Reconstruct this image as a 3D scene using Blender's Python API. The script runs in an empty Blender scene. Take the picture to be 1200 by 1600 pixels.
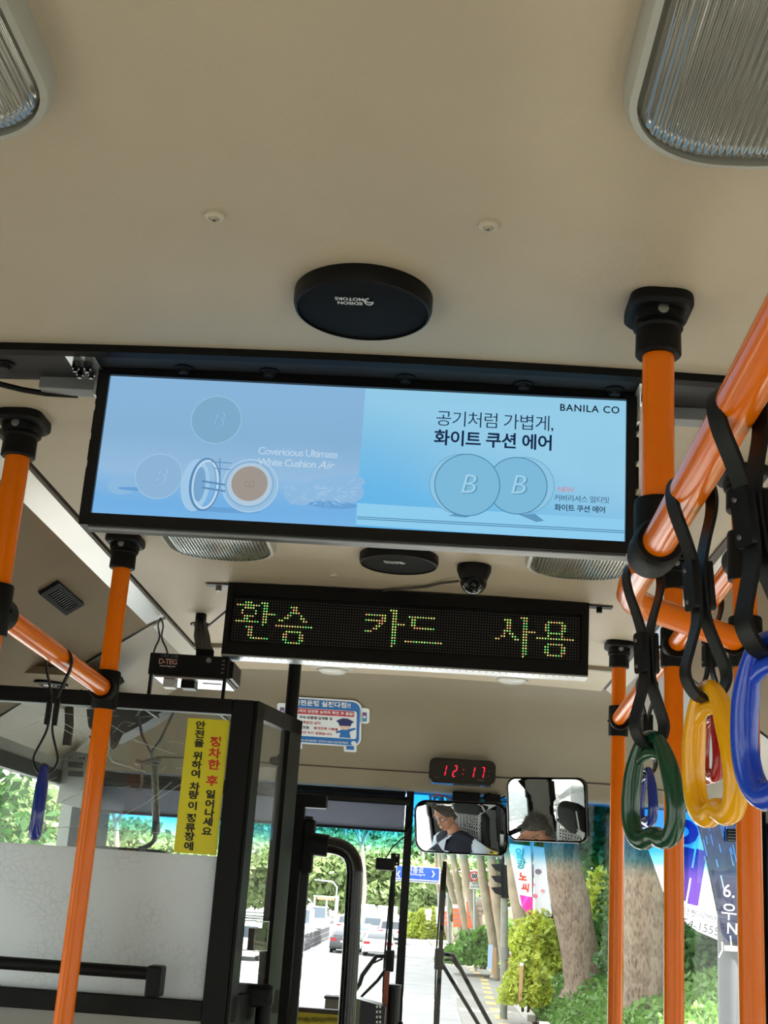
import bpy, bmesh, math, random
from mathutils import Vector, Matrix
random.seed(7)
PI = math.pi
# ------------------------------------------------------------------ camera (image taken as 1200x1600)
F = 1975.0
CZ = 1.66
def _n(v): return Vector(v).normalized()
AY = _n((664-600, 1406-800, F))
AZ = Vector((1045-600, -5700-800, F)); AZ = (AZ-AY*AZ.dot(AY)).normalized()
AX = AY.cross(AZ)
if AX.x < 0: AX = -AX
def ray(px, py):
    d = Vector((px-600, py-800, F)); return Vector((d.dot(AX), d.dot(AY), d.dot(AZ)))
def P(px, py, x=None, y=None, z=None):
    "world point seen at a photograph pixel on a known plane"
    w = ray(px, py)
    t = y/w.y if y is not None else ((z-CZ)/w.z if z is not None else x/w.x)
    return Vector((w.x*t, w.y*t, w.z*t+CZ))
cam_d = bpy.data.cameras.new('camera'); cam = bpy.data.objects.new('camera', cam_d)
bpy.context.scene.collection.objects.link(cam)
R = Matrix(((AX.x, -AX.y, -AX.z), (AY.x, -AY.y, -AY.z), (AZ.x, -AZ.y, -AZ.z)))
cam.matrix_world = Matrix.Translation((0, 0, CZ)) @ R.to_4x4()
cam_d.sensor_fit = 'VERTICAL'; cam_d.sensor_height = 24; cam_d.lens = 24*F/1600
cam_d.clip_start = 0.02; cam_d.clip_end = 1000
sc = bpy.context.scene; sc.camera = cam
# ------------------------------------------------------------------ light
sc.view_settings.view_transform = 'Standard'; sc.view_settings.look = 'None'
sc.view_settings.gamma = 1; sc.view_settings.use_curve_mapping = False
sc.view_settings.exposure = 0.0
wd = bpy.data.worlds.new('world'); sc.world = wd; wd.use_nodes = True
bg = wd.node_tree.nodes['Background']
bg.inputs[0].default_value = (0.95, 0.97, 1.0, 1); bg.inputs[1].default_value = 5.0
sun_d = bpy.data.lights.new('sun', 'SUN'); sun_d.energy = 42.0; sun_d.angle = 0.01; sun_d.color = (1, 0.96, 0.88)
sun = bpy.data.objects.new('sun', sun_d); sc.collection.objects.link(sun)
sun.rotation_euler = Vector((-0.50, 0.16, -0.92)).to_track_quat('-Z', 'Y').to_euler()
sc.cycles.max_bounces = 12; sc.cycles.diffuse_bounces = 6; sc.cycles.transparent_max_bounces = 24
sc.cycles.use_denoising = True
sc.cycles.sample_clamp_indirect = 6.0
sc.cycles.caustics_reflective = False; sc.cycles.caustics_refractive = False
# ------------------------------------------------------------------ materials
def s2l(c):
    return tuple((x/255/12.92 if x/255 <= .04045 else ((x/255+.055)/1.055)**2.4) for x in c)
_m = {}
def mat(name, rgb, rough=.5, metal=0, bump=0, bscale=200, var=0, vscale=8, spec=.5, coat=0, emit=0, transl=0, srgb=True, stretch=None):
    if name in _m: return _m[name]
    m = bpy.data.materials.new(name); m.use_nodes = True; nt = m.node_tree
    b = nt.nodes['Principled BSDF']; c = s2l(rgb) if srgb else rgb
    b.inputs['Base Color'].default_value = (*c, 1)
    b.inputs['Roughness'].default_value = rough; b.inputs['Metallic'].default_value = metal
    b.inputs['Specular IOR Level'].default_value = spec; b.inputs['Coat Weight'].default_value = coat
    b.inputs['Coat Roughness'].default_value = .08
    tc = nt.nodes.new('ShaderNodeTexCoord')
    src = tc.outputs['Object']
    if stretch:
        mp = nt.nodes.new('ShaderNodeMapping'); mp.inputs['Scale'].default_value = stretch
        nt.links.new(src, mp.inputs[0]); src = mp.outputs[0]
    if emit:
        b.inputs['Emission Color'].default_value = (*c, 1); b.inputs['Emission Strength'].default_value = emit
    if var:
        no = nt.nodes.new('ShaderNodeTexNoise'); no.inputs['Scale'].default_value = vscale; no.inputs['Detail'].default_value = 5
        nt.links.new(src, no.inputs['Vector'])
        mr = nt.nodes.new('ShaderNodeMapRange'); mr.inputs[1].default_value = .3; mr.inputs[2].default_value = .7
        mr.inputs[3].default_value = 1-var; mr.inputs[4].default_value = 1+var
        nt.links.new(no.outputs[0], mr.inputs[0])
        mx = nt.nodes.new('ShaderNodeMix'); mx.data_type = 'RGBA'; mx.blend_type = 'MULTIPLY'; mx.inputs[0].default_value = 1
        mx.inputs[6].default_value = (*c, 1); nt.links.new(mr.outputs[0], mx.inputs[7]); nt.links.new(mx.outputs[2], b.inputs['Base Color'])
    if bump:
        no = nt.nodes.new('ShaderNodeTexNoise'); no.inputs['Scale'].default_value = bscale; no.inputs['Detail'].default_value = 3
        nt.links.new(src, no.inputs['Vector'])
        bp = nt.nodes.new('ShaderNodeBump'); bp.inputs['Strength'].default_value = bump; bp.inputs['Distance'].default_value = .002
        nt.links.new(no.outputs[0], bp.inputs['Height']); nt.links.new(bp.outputs[0], b.inputs['Normal'])
    if transl:
        o = nt.nodes['Material Output']; tr = nt.nodes.new('ShaderNodeBsdfTranslucent'); tr.inputs[0].default_value = (*[min(1, x*1.3) for x in c], 1)
        ms = nt.nodes.new('ShaderNodeMixShader'); ms.inputs[0].default_value = transl
        nt.links.new(b.outputs[0], ms.inputs[1]); nt.links.new(tr.outputs[0], ms.inputs[2]); nt.links.new(ms.outputs[0], o.inputs[0])
    _m[name] = m; return m
def emis(name, rgb, s=1.0):
    if name in _m: return _m[name]
    m = bpy.data.materials.new(name); m.use_nodes = True; nt = m.node_tree; nt.nodes.clear()
    e = nt.nodes.new('ShaderNodeEmission'); e.inputs[0].default_value = (*s2l(rgb), 1); e.inputs[1].default_value = s
    o = nt.nodes.new('ShaderNodeOutputMaterial'); nt.links.new(e.outputs[0], o.inputs[0]); _m[name] = m; return m
def glassy(name, rgb, gloss=.06, rough=.02, haze=0, hazecol=(200, 200, 200)):
    "thin clear sheet: transparent, a little mirror, optional milky share"
    if name in _m: return _m[name]
    m = bpy.data.materials.new(name); m.use_nodes = True; nt = m.node_tree; nt.nodes.clear()
    t = nt.nodes.new('ShaderNodeBsdfTransparent'); t.inputs[0].default_value = (*rgb, 1)
    g = nt.nodes.new('ShaderNodeBsdfGlossy'); g.inputs['Roughness'].default_value = rough
    x = nt.nodes.new('ShaderNodeMixShader'); x.inputs[0].default_value = gloss
    nt.links.new(t.outputs[0], x.inputs[1]); nt.links.new(g.outputs[0], x.inputs[2]); out = x
    if haze:
        d = nt.nodes.new('ShaderNodeBsdfDiffuse'); d.inputs[0].default_value = (*s2l(hazecol), 1)
        y = nt.nodes.new('ShaderNodeMixShader'); y.inputs[0].default_value = haze
        nt.links.new(out.outputs[0], y.inputs[1]); nt.links.new(d.outputs[0], y.inputs[2]); out = y
    o = nt.nodes.new('ShaderNodeOutputMaterial'); nt.links.new(out.outputs[0], o.inputs[0]); _m[name] = m; return m

# ------------------------------------------------------------------ geometry
def frame(n, up=(0, 0, 1)):
    n = Vector(n).normalized(); u = Vector(up).cross(n)
    if u.length < 1e-4: u = Vector((0, 1, 0)).cross(n)
    if u.length < 1e-4: u = Vector((1, 0, 0)).cross(n)
    u.normalize(); v = n.cross(u); return u, v, n
def rr(w, h, r, n=6, cx=0, cy=0):
    pts = []
    for sx, sy, a0 in ((1, 1, 0), (-1, 1, 90), (-1, -1, 180), (1, -1, 270)):
        for k in range(n+1):
            a = math.radians(a0+90*k/n)
            pts.append((cx+sx*(w/2-r)+r*math.cos(a), cy+sy*(h/2-r)+r*math.sin(a)))
    return pts
def circ(r, n=32, cx=0, cy=0, ry=None):
    return [(cx+r*math.cos(2*PI*k/n), cy+(ry or r)*math.sin(2*PI*k/n)) for k in range(n)]
class G:
    def __init__(s): s.v = []; s.f = []
    def add(s, vs, fs):
        o = len(s.v); s.v += [Vector(p) for p in vs]; s.f += [tuple(i+o for i in f) for f in fs]; return s
    def hexa(s, p):
        return s.add(p, [(0, 3, 2, 1), (4, 5, 6, 7), (0, 1, 5, 4), (1, 2, 6, 5), (2, 3, 7, 6), (3, 0, 4, 7)])
    def box(s, a, b):
        x0, x1 = sorted((a[0], b[0])); y0, y1 = sorted((a[1], b[1])); z0, z1 = sorted((a[2], b[2]))
        return s.hexa([(x0, y0, z0), (x1, y0, z0), (x1, y1, z0), (x0, y1, z0), (x0, y0, z1), (x1, y0, z1), (x1, y1, z1), (x0, y1, z1)])
    def obox(s, c, u, v, n, su, sv, sn):
        c = Vector(c); u = Vector(u)*su/2; v = Vector(v)*sv/2; n = Vector(n)*sn/2
        return s.hexa([c-u-v-n, c+u-v-n, c+u+v-n, c-u+v-n, c-u-v+n, c+u-v+n, c+u+v+n, c-u+v+n])
    def bar(s, a, b, w, t, up=(0, 0, 1)):
        a = Vector(a); b = Vector(b); u, v, n = frame(b-a, up)
        return s.obox((a+b)/2, u, v, n, w, t, (b-a).length)
    def prism(s, poly, o, u, v, t, hole=None):
        "polygon in the u,v plane at o, extruded by t along u x v"
        o = Vector(o); u = Vector(u); v = Vector(v); n = u.cross(v).normalized(); k = len(poly)
        A = [o+u*p[0]+v*p[1] for p in poly]; B = [p+n*t for p in A]
        if hole:
            H = [o+u*p[0]+v*p[1] for p in hole]; K = [p+n*t for p in H]
            fs = []
            for i in range(k):
                j = (i+1) % k
                fs += [(i, j, k+j, k+i), (2*k+i, 3*k+i, 3*k+j, 2*k+j), (i+k, j+k, 3*k+j, 3*k+i), (j, i, 2*k+i, 2*k+j)]
            # order: A, B, H, K
            fs = []
            for i in range(k):
                j = (i+1) % k
                fs += [(i, j, k+j, k+i), (2*k+i, 3*k+i, 3*k+j, 2*k+j), (j, i, 2*k+i, 2*k+j), (k+i, k+j, 3*k+j, 3*k+i)]
            return s.add(A+B+H+K, fs)
        return s.add(A+B, [tuple(range(k))[::-1], tuple(range(k, 2*k))]+[(i, (i+1) % k, k+(i+1) % k, k+i) for i in range(k)])
    def lathe(s, prof, o=(0, 0, 0), axis=(0, 0, 1), n=32, up=(0, 1, 0), sx=1, sy=1):
        u, v, w = frame(axis, up); o = Vector(o); vs = []; m = len(prof)
        for r, h in prof:
            for k in range(n):
                a = 2*PI*k/n; vs.append(o+u*(r*math.cos(a)*sx)+v*(r*math.sin(a)*sy)+w*h)
        fs = [(i*n+k, i*n+(k+1) % n, (i+1)*n+(k+1) % n, (i+1)*n+k) for i in range(m-1) for k in range(n)]
        if prof[0][0] > 1e-6: fs.append(tuple(range(n))[::-1])
        if prof[-1][0] > 1e-6: fs.append(tuple(range((m-1)*n, m*n)))
        return s.add(vs, fs)
    def cyl(s, a, b, r, r2=None, n=20):
        a = Vector(a); b = Vector(b); L = (b-a).length
        return s.lathe([(r, 0), (r if r2 is None else r2, L)], a, b-a, n, up=(.13, .21, .97))
    def tube(s, pts, r, n=10, closed=False, flat=1.0, up=None):
        pts = [Vector(p) for p in pts]; m = len(pts); vs = []
        rs = r if isinstance(r, (list, tuple)) else [r]*m
        t0 = (pts[1]-pts[0]).normalized(); u = Vector(up) if up else (Vector((0, 0, 1)) if abs(t0.z) < .9 else Vector((1, 0, 0)))
        u = (u-t0*u.dot(t0)).normalized()
        for i in range(m):
            a = pts[(i-1) % m] if (closed or i > 0) else pts[i]; b = pts[(i+1) % m] if (closed or i < m-1) else pts[i]
            t = (b-a).normalized(); u = (u-t*u.dot(t)).normalized(); w = t.cross(u)
            for k in range(n):
                q = 2*PI*k/n; vs.append(pts[i]+(u*math.cos(q)+w*math.sin(q)*flat)*rs[i])
        fs = [(i*n+k, i*n+(k+1) % n, ((i+1) % m)*n+(k+1) % n, ((i+1) % m)*n+k) for i in range(m if closed else m-1) for k in range(n)]
        if not closed: fs += [tuple(range(n))[::-1], tuple(range((m-1)*n, m*n))]
        return s.add(vs, fs)
    def ribbon(s, pts, wd, w, t, closed=False):
        pts = [Vector(p) for p in pts]; wd = Vector(wd).normalized(); m = len(pts); vs = []
        for i in range(m):
            a = pts[(i-1) % m] if (closed or i > 0) else pts[i]; b = pts[(i+1) % m] if (closed or i < m-1) else pts[i]
            tt = (b-a).normalized(); nn = tt.cross(wd).normalized()*t/2; ww = wd*w/2
            vs += [pts[i]-ww-nn, pts[i]+ww-nn, pts[i]+ww+nn, pts[i]-ww+nn]
        fs = [(i*4+k, i*4+(k+1) % 4, ((i+1) % m)*4+(k+1) % 4, ((i+1) % m)*4+k) for i in range(m if closed else m-1) for k in range(4)]
        if not closed: fs += [(3, 2, 1, 0), tuple(range((m-1)*4, m*4))]
        return s.add(vs, fs)
    def ball(s, c, r, sx=1, sy=1, sz=1, n=16, rot=None):
        vs = []; m = n//2
        for i in range(m+1):
            th = PI*i/m
            for k in range(n):
                p = Vector((math.sin(th)*math.cos(2*PI*k/n)*sx, math.sin(th)*math.sin(2*PI*k/n)*sy, math.cos(th)*sz))*r
                vs.append((rot @ p if rot else p)+Vector(c))
        return s.add(vs, [(i*n+k, (i+1)*n+k, (i+1)*n+(k+1) % n, i*n+(k+1) % n) for i in range(m) for k in range(n)])
    def limb(s, a, b, ra, rb, n=12):
        s.ball(a, ra, n=n); s.ball(b, rb, n=n); return s.cyl(a, b, ra, rb, n)
    def grid(s, fn, nu, nv, t=None):
        vs = [fn(i/nu, j/nv) for j in range(nv+1) for i in range(nu+1)]
        fs = [(j*(nu+1)+i, j*(nu+1)+i+1, (j+1)*(nu+1)+i+1, (j+1)*(nu+1)+i) for j in range(nv) for i in range(nu)]
        s.add(vs, fs)
        if t:
            t = Vector(t); s.add([Vector(p)+t for p in vs], [f[::-1] for f in fs]); m = len(vs); o = len(s.v)-2*m
            rim = [i for i in range(nu)]+[nu+(nu+1)*j for j in range(nv)]+[(nu+1)*nv+nu-i for i in range(nu)]+[(nu+1)*(nv-j) for j in range(nv)]
            s.f += [(o+rim[(k+1) % len(rim)], o+rim[k], o+m+rim[k], o+m+rim[(k+1) % len(rim)]) for k in range(len(rim))]
        return s
COL = sc.collection
def link(name, me, parent=None, loc=(0, 0, 0)):
    o = bpy.data.objects.new(name, me); COL.objects.link(o); o.location = loc
    if parent is not None: o.parent = parent
    return o
def rootloc(p):
    q = Vector((0, 0, 0))
    while p is not None: q += p.location; p = p.parent
    return q
def obj(name, g, m, parent=None, world=True, smooth=40, bevel=0, base=None):
    me = bpy.data.meshes.new(name); off = rootloc(parent) if world else Vector((0, 0, 0))
    if base is not None: off = off+Vector(base)
    vs = g.v if isinstance(g, G) else g[0]; fs = g.f if isinstance(g, G) else g[1]
    me.from_pydata([tuple(Vector(p)-off) for p in vs], [], fs)
    for mm in (m if isinstance(m, (list, tuple)) else [m]): me.materials.append(mm)
    me.validate(); me.update()
    bm = bmesh.new(); bm.from_mesh(me); bmesh.ops.remove_doubles(bm, verts=bm.verts, dist=1e-6)
    if len(bm.faces) < 60000: bmesh.ops.recalc_face_normals(bm, faces=bm.faces)
    bm.to_mesh(me); bm.free()
    if smooth:
        me.shade_smooth(); me.set_sharp_from_angle(angle=math.radians(smooth))
    o = link(name, me, parent, base or (0, 0, 0))
    if bevel:
        b = o.modifiers.new('bevel', 'BEVEL'); b.width = bevel; b.segments = 2; b.limit_method = 'ANGLE'; b.harden_normals = False
    return o
def thing(name, label, cat, loc, group=None, rz=0):
    o = bpy.data.objects.new(name, None); COL.objects.link(o); o.location = loc; o.rotation_euler.z = rz
    o.empty_display_size = .05; return tag(o, label, cat, group)
def tag(o, label, cat, group=None, kind=None):
    o['label'] = label; o['category'] = cat
    if group: o['group'] = group
    if kind: o['kind'] = kind
    return o
def struct(o, label=None, cat=None):
    o['kind'] = 'structure'
    if label: o['label'] = label; o['category'] = cat or 'structure'
    return o
def stuff(o): o['kind'] = 'stuff'; return o
def copy_tree(o, parent=None):
    c = o.copy(); COL.objects.link(c); c.parent = parent
    for ch in list(o.children): copy_tree(ch, c)
    return c
_font = {}
def textgeo(body, size, bold=0.0, shear=0.0, align='CENTER', space=1.0):
    key = (body, bold, shear, align, space)
    if key not in _font:
        cu = bpy.data.curves.new('t', 'FONT'); cu.body = body; cu.size = 1; cu.offset = bold; cu.shear = shear
        cu.align_x = align; cu.align_y = 'CENTER'; cu.resolution_u = 3; cu.space_character = space
        o = bpy.data.objects.new('t', cu); COL.objects.link(o)
        dg = bpy.context.evaluated_depsgraph_get(); dg.update(); me = bpy.data.meshes.new_from_object(o.evaluated_get(dg))
        _font[key] = ([v.co.copy() for v in me.vertices], [tuple(p.vertices) for p in me.polygons])
        bpy.data.objects.remove(o); bpy.data.curves.remove(cu); bpy.data.meshes.remove(me)
    v, f = _font[key]; return [p*size for p in v], f
def text(g, body, size, o, u, v, bold=0.0, shear=0.0, align='CENTER', space=1.0):
    vs, fs = textgeo(body, size, bold, shear, align, space); o = Vector(o); u = Vector(u); v = Vector(v)
    return g.add([o+u*p.x+v*p.y for p in vs], fs)
def fill(g, poly, o, u, v):
    o = Vector(o); u = Vector(u); v = Vector(v)
    return g.add([o+u*p[0]+v*p[1] for p in poly], [tuple(range(len(poly)))])
UX = Vector((1, 0, 0)); UY = Vector((0, 1, 0)); UZ = Vector((0, 0, 1))

# common materials
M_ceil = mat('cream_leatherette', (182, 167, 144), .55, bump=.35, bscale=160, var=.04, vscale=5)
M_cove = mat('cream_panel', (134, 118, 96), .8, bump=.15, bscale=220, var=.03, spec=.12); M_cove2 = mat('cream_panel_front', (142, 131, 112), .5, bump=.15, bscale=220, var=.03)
M_head = mat('front_panel', (130, 119, 98), .62, bump=.08, bscale=150, var=.03)
M_trim = mat('satin_trim', (226, 222, 212), .22, spec=.7)
M_blk = mat('black_plastic', (8, 8, 9), .45, bump=.15, bscale=900, spec=.2)
M_blkg = mat('black_gloss', (10, 10, 12), .18)
M_rub = mat('black_rubber', (8, 8, 9), .55, bump=.3, bscale=700, spec=.2)
M_frame = mat('powder_black', (9, 9, 10), .45, bump=.2, bscale=1500, spec=.2)
M_or = mat('orange_enamel', (240, 116, 0), .22, coat=.12, spec=.3)
M_alu = mat('aluminium', (185, 187, 188), .3, metal=.9)
M_steel = mat('steel', (140, 140, 140), .35, metal=1)
M_grey = mat('grey_metal', (128, 130, 132), .5, metal=.3)
M_dgrey = mat('charcoal_paint', (38, 38, 40), .55, bump=.25, bscale=900, spec=.3)
M_white = mat('white_plastic', (215, 215, 210), .45)

# ================================================================== THE BUS SHELL
XL, XR = -1.08, 1.03          # side walls
TL, TR = -0.668, 0.487         # edges of the flat ceiling
def ceil_z(x): return 2.30-0.032*(x+.09)**2
g = G().grid(lambda a, b: (TL+(TR-TL)*a, -5+8.4*b, ceil_z(TL+(TR-TL)*a)), 16, 12)
ceil = struct(obj('ceiling', g, M_ceil))
g = G().grid(lambda a, b: (TL+(TR-TL)*a, 3.41+.34*b, ceil_z(TL+(TR-TL)*a)-.006), 16, 2)
obj('front_ceiling_panel', g, M_ceil, ceil)
obj('roof_skin', G().box((XL-.08, -5.2, 2.36), (XR+.08, 4.15, 2.40)), M_white, ceil)
g = G().grid(lambda a, b: (TL+(TR-TL)*a, 3.392+.02*b, ceil_z(TL+(TR-TL)*a)-.011), 16, 1, (0, 0, .012))
struct(obj('trim_1', g, M_cove2))
# longitudinal trims, left then right, each with a dark joint line beside it
for side, xs, nm in (('left', TL, 'trim_2'), ('right', TR, 'trim_3')):
    d = -1 if side == 'left' else 1; z0 = ceil_z(xs)
    g = G()
    for ya, yb, w in ((-5, 3.03, .040), (3.055, 3.72, .030)):
        g.add([(xs+d*.010, ya, z0-.006), (xs+d*.010, yb, z0-.006), (xs+d*(.010+w), yb, z0-.028), (xs+d*(.010+w), ya, z0-.028),
               (xs+d*.010, ya, z0+.02), (xs+d*.010, yb, z0+.02), (xs+d*(.010+w), yb, z0+.01), (xs+d*(.010+w), ya, z0+.01)],
              [(0, 1, 2, 3), (4, 5, 6, 7), (0, 1, 5, 4), (2, 3, 7, 6), (1, 2, 6, 5), (0, 3, 7, 4)])
    t = struct(obj(nm, g, M_trim))
    obj('joint_strip', G().box((xs-.004, -5, z0-.004), (xs+d*.012, 3.72, z0+.01)), mat('joint_brown', (70, 60, 48), .7), t)
# sloping cove panels
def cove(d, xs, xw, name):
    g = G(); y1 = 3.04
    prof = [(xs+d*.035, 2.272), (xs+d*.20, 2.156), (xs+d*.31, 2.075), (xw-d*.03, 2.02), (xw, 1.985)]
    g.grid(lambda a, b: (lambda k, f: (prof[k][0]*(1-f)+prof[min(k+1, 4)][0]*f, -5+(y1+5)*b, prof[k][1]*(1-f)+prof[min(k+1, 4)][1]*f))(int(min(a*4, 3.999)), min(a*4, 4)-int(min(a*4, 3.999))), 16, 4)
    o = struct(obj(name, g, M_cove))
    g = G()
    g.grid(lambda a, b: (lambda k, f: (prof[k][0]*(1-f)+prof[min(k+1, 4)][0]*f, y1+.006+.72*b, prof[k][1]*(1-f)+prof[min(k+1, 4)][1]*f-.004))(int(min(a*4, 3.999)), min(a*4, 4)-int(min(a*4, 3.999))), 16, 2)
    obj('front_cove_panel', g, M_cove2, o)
    g = G()
    for k in range(4):
        (xa, za), (xb, zb) = prof[k], prof[k+1]
        g.hexa([(xa, y1-.003, za-.001), (xb, y1-.003, zb-.001), (xb, y1+.007, zb-.001), (xa, y1+.007, za-.001),
                (xa, y1-.003, za+.01), (xb, y1-.003, zb+.01), (xb, y1+.007, zb+.01), (xa, y1+.007, za+.01)])
    obj('panel_joint', g, mat('joint_brown', (70, 60, 48), .7), o)
    return o
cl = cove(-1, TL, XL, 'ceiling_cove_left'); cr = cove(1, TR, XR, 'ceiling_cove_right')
c_ = P(228, 969, y=3.06); g = G().lathe([(0, 0), (.008, 0), (.007, .004), (0, .005)], c_, (.57, 0, -.82), 14); obj('screw', g, M_steel, cl)
# side walls with window openings
M_wall = mat('grey_wall_panel', (150, 150, 146), .5, bump=.15, bscale=300, var=.04)
M_sidegl = glassy('side_glass', (.63, .64, .61), .06)
n_win = 2
for side, x, d in (('left', XL, -1), ('right', XR, 1)):
    g = G(); ys = [(-4.9, -3.3), (-3.2, -1.6), (-1.5, .1), (.2, 1.8), (1.9, 2.72), (2.93, 3.98)]
    zt, zb = 1.93, .62
    g.box((x, -5.1, -.3), (x+d*.06, 4.2, zb)); g.box((x, -5.1, zt), (x+d*.06, 4.2, 2.36))
    yy = [-5.1]+[v for q in ys for v in q]+[4.2]
    for k in range(0, len(yy), 2): g.box((x, yy[k], zb), (x+d*.06, yy[k+1], zt))
    w = struct(obj('wall_'+side, g, M_wall))
    for ya, yb in ys:
        fr = G()
        for a, b in (((x-d*.006, ya-.02, zb-.02), (x+d*.02, ya+.02, zt+.02)), ((x-d*.006, yb-.02, zb-.02), (x+d*.02, yb+.02, zt+.02)),
                     ((x-d*.006, ya, zt-.02), (x+d*.02, yb, zt+.02)), ((x-d*.006, ya, zb-.02), (x+d*.02, yb, zb+.02)), ((x-d*.004, ya, 1.52), (x+d*.015, yb, 1.545))): fr.box(a, b)
        wo = struct(obj('window_%d' % n_win, fr, M_frame)); n_win += 1
        obj('pane', G().box((x+d*.022, ya, zb), (x+d*.027, yb, zt)), M_sidegl if ya < 2.9 else glassy('clear_side_glass', (.93, .96, .94), .05), wo)
g = G().box((XL-.06, -5.15, -.3), (XR+.06, -5.1, 1.0)); g.box((XL-.06, -5.15, 1.9), (XR+.06, -5.1, 2.36)); g.box((XL-.06, -5.15, 1), (-.85, -5.1, 1.9)); g.box((.65, -5.15, 1), (XR+.06, -5.1, 1.9))
wr = struct(obj('wall_rear', g, M_wall)); obj('pane', G().box((-.85, -5.13, 1), (.65, -5.125, 1.9)), M_sidegl, wr)
M_floor = mat('speckled_vinyl', (150, 148, 142), .6, var=.25, vscale=300)
struct(obj('floor', G().box((XL, -5.1, -.06), (XR, 4.2, 0)), M_floor))
# front header
hp = [(3.735, 2.300), (3.75, 2.292), (3.80, 2.283), (3.835, 2.262), (3.865, 2.232), (3.90, 2.19), (3.955, 2.13), (4.0, 2.078), (4.026, 2.045), (4.032, 2.038), (4.044, 2.018), (4.055, 1.992), (4.065, 1.984), (4.14, 1.984)]
def header(a, b):
    k = min(int(b*13), 12); f = b*13-k; Y = hp[k][0]*(1-f)+hp[k+1][0]*f; Z = hp[k][1]*(1-f)+hp[k+1][1]*f
    x = XL+(XR-XL)*a
    e = max(0, abs(x+.0975)-.62)/.36; e = min(e, 1)
    return (x, Y-.12*e*e, Z-.22*e*e*max(0, (Z-1.985)/.315))
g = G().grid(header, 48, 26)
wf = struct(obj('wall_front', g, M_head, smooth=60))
g = G(); 
for i in range(32):
    a0 = (.62-.5+XL*0+(i)*0); 
pts = [Vector(header(.1+.8*i/40, (8.6)/13))+Vector((0, -.0015, -.001)) for i in range(41)]
obj('panel_joint', G().tube(pts, .0018, 6), mat('joint_brown', (70, 60, 48), .7), wf)
pts = [Vector(header(.1+.8*i/40, .0))+Vector((0, -.003, -.002)) for i in range(41)]
obj('panel_joint', G().tube(pts, .003, 6), mat('joint_brown', (70, 60, 48), .7), wf)
g = G().box((XL-.06, 4.02, -.3), (XR+.06, 4.25, .78)); g.box((XL-.06, 4.12, 1.985), (XR+.06, 4.2, 2.36))
g.box((XL-.06, 4.05, .7), (XL+.04, 4.2, 2.1)); g.box((XR-.03, 4.02, .7), (XR+.06, 4.2, 2.1))
obj('front_body', g, M_frame, wf)
# windshield with its blue shade band
def ws(x, z): return Vector((x, 4.105+(1.985-z)*.10, z))
def shade_mat():
    m = bpy.data.materials.new('windshield_shade_band'); m.use_nodes = True; nt = m.node_tree; nt.nodes.clear()
    tc = nt.nodes.new('ShaderNodeTexCoord'); sp = nt.nodes.new('ShaderNodeSeparateXYZ'); nt.links.new(tc.outputs['Object'], sp.inputs[0])
    nz = nt.nodes.new('ShaderNodeTexNoise'); nz.inputs['Scale'].default_value = 9; nt.links.new(tc.outputs['Object'], nz.inputs[0])
    ad = nt.nodes.new('ShaderNodeMath'); ad.operation = 'MULTIPLY_ADD'; nt.links.new(nz.outputs[0], ad.inputs[0]); ad.inputs[1].default_value = .012; nt.links.new(sp.outputs[2], ad.inputs[2])
    mr = nt.nodes.new('ShaderNodeMapRange'); nt.links.new(ad.outputs[0], mr.inputs[0]); mr.inputs[1].default_value = 1.775; mr.inputs[2].default_value = 2.0
    cr_ = nt.nodes.new('ShaderNodeValToRGB'); nt.links.new(mr.outputs[0], cr_.inputs[0]); e = cr_.color_ramp.elements
    e[0].position = 0; e[0].color = (.93, .95, .94, 1); e[1].position = 1; e[1].color = (.006, .14, .50, 1)
    for p, c in ((.10, (.70, .86, .90)), (.22, (.18, .52, .72)), (.38, (.03, .28, .60)), (.7, (.010, .17, .52))):
        q = cr_.color_ramp.elements.new(p); q.color = (*c, 1)
    t = nt.nodes.new('ShaderNodeBsdfTransparent'); nt.links.new(cr_.outputs[0], t.inputs[0])
    gl = nt.nodes.new('ShaderNodeBsdfGlossy'); gl.inputs['Roughness'].default_value = .02
    x = nt.nodes.new('ShaderNodeMixShader'); x.inputs[0].default_value = .035; nt.links.new(t.outputs[0], x.inputs[1]); nt.links.new(gl.outputs[0], x.inputs[2])
    o = nt.nodes.new('ShaderNodeOutputMaterial'); nt.links.new(x.outputs[0], o.inputs[0]); return m
M_ws = shade_mat()
g = G()
for (x0, x1) in ((XL+.02, -.078), (-.052, XR-.02)):
    g.add([ws(x0, 1.995), ws(x1, 1.995), ws(x1, .78), ws(x0, .78)], [(0, 1, 2, 3)])
w1 = struct(obj('window_1', G().hexa([ws(-.076, 2.0)+Vector((0, -.03, 0)), ws(-.052, 2.0)+Vector((0, -.03, 0)), ws(-.052, 2.0), ws(-.076, 2.0),
                                      ws(-.078, .78)+Vector((0, -.03, 0)), ws(-.05, .78)+Vector((0, -.03, 0)), ws(-.05, .78), ws(-.078, .78)]), M_frame))
obj('pane', g, M_ws, w1)
obj('seal', G().box((-.40+XL*.6, 4.095, 1.968), (-.08, 4.12, 1.987)), M_blk, w1)

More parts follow.
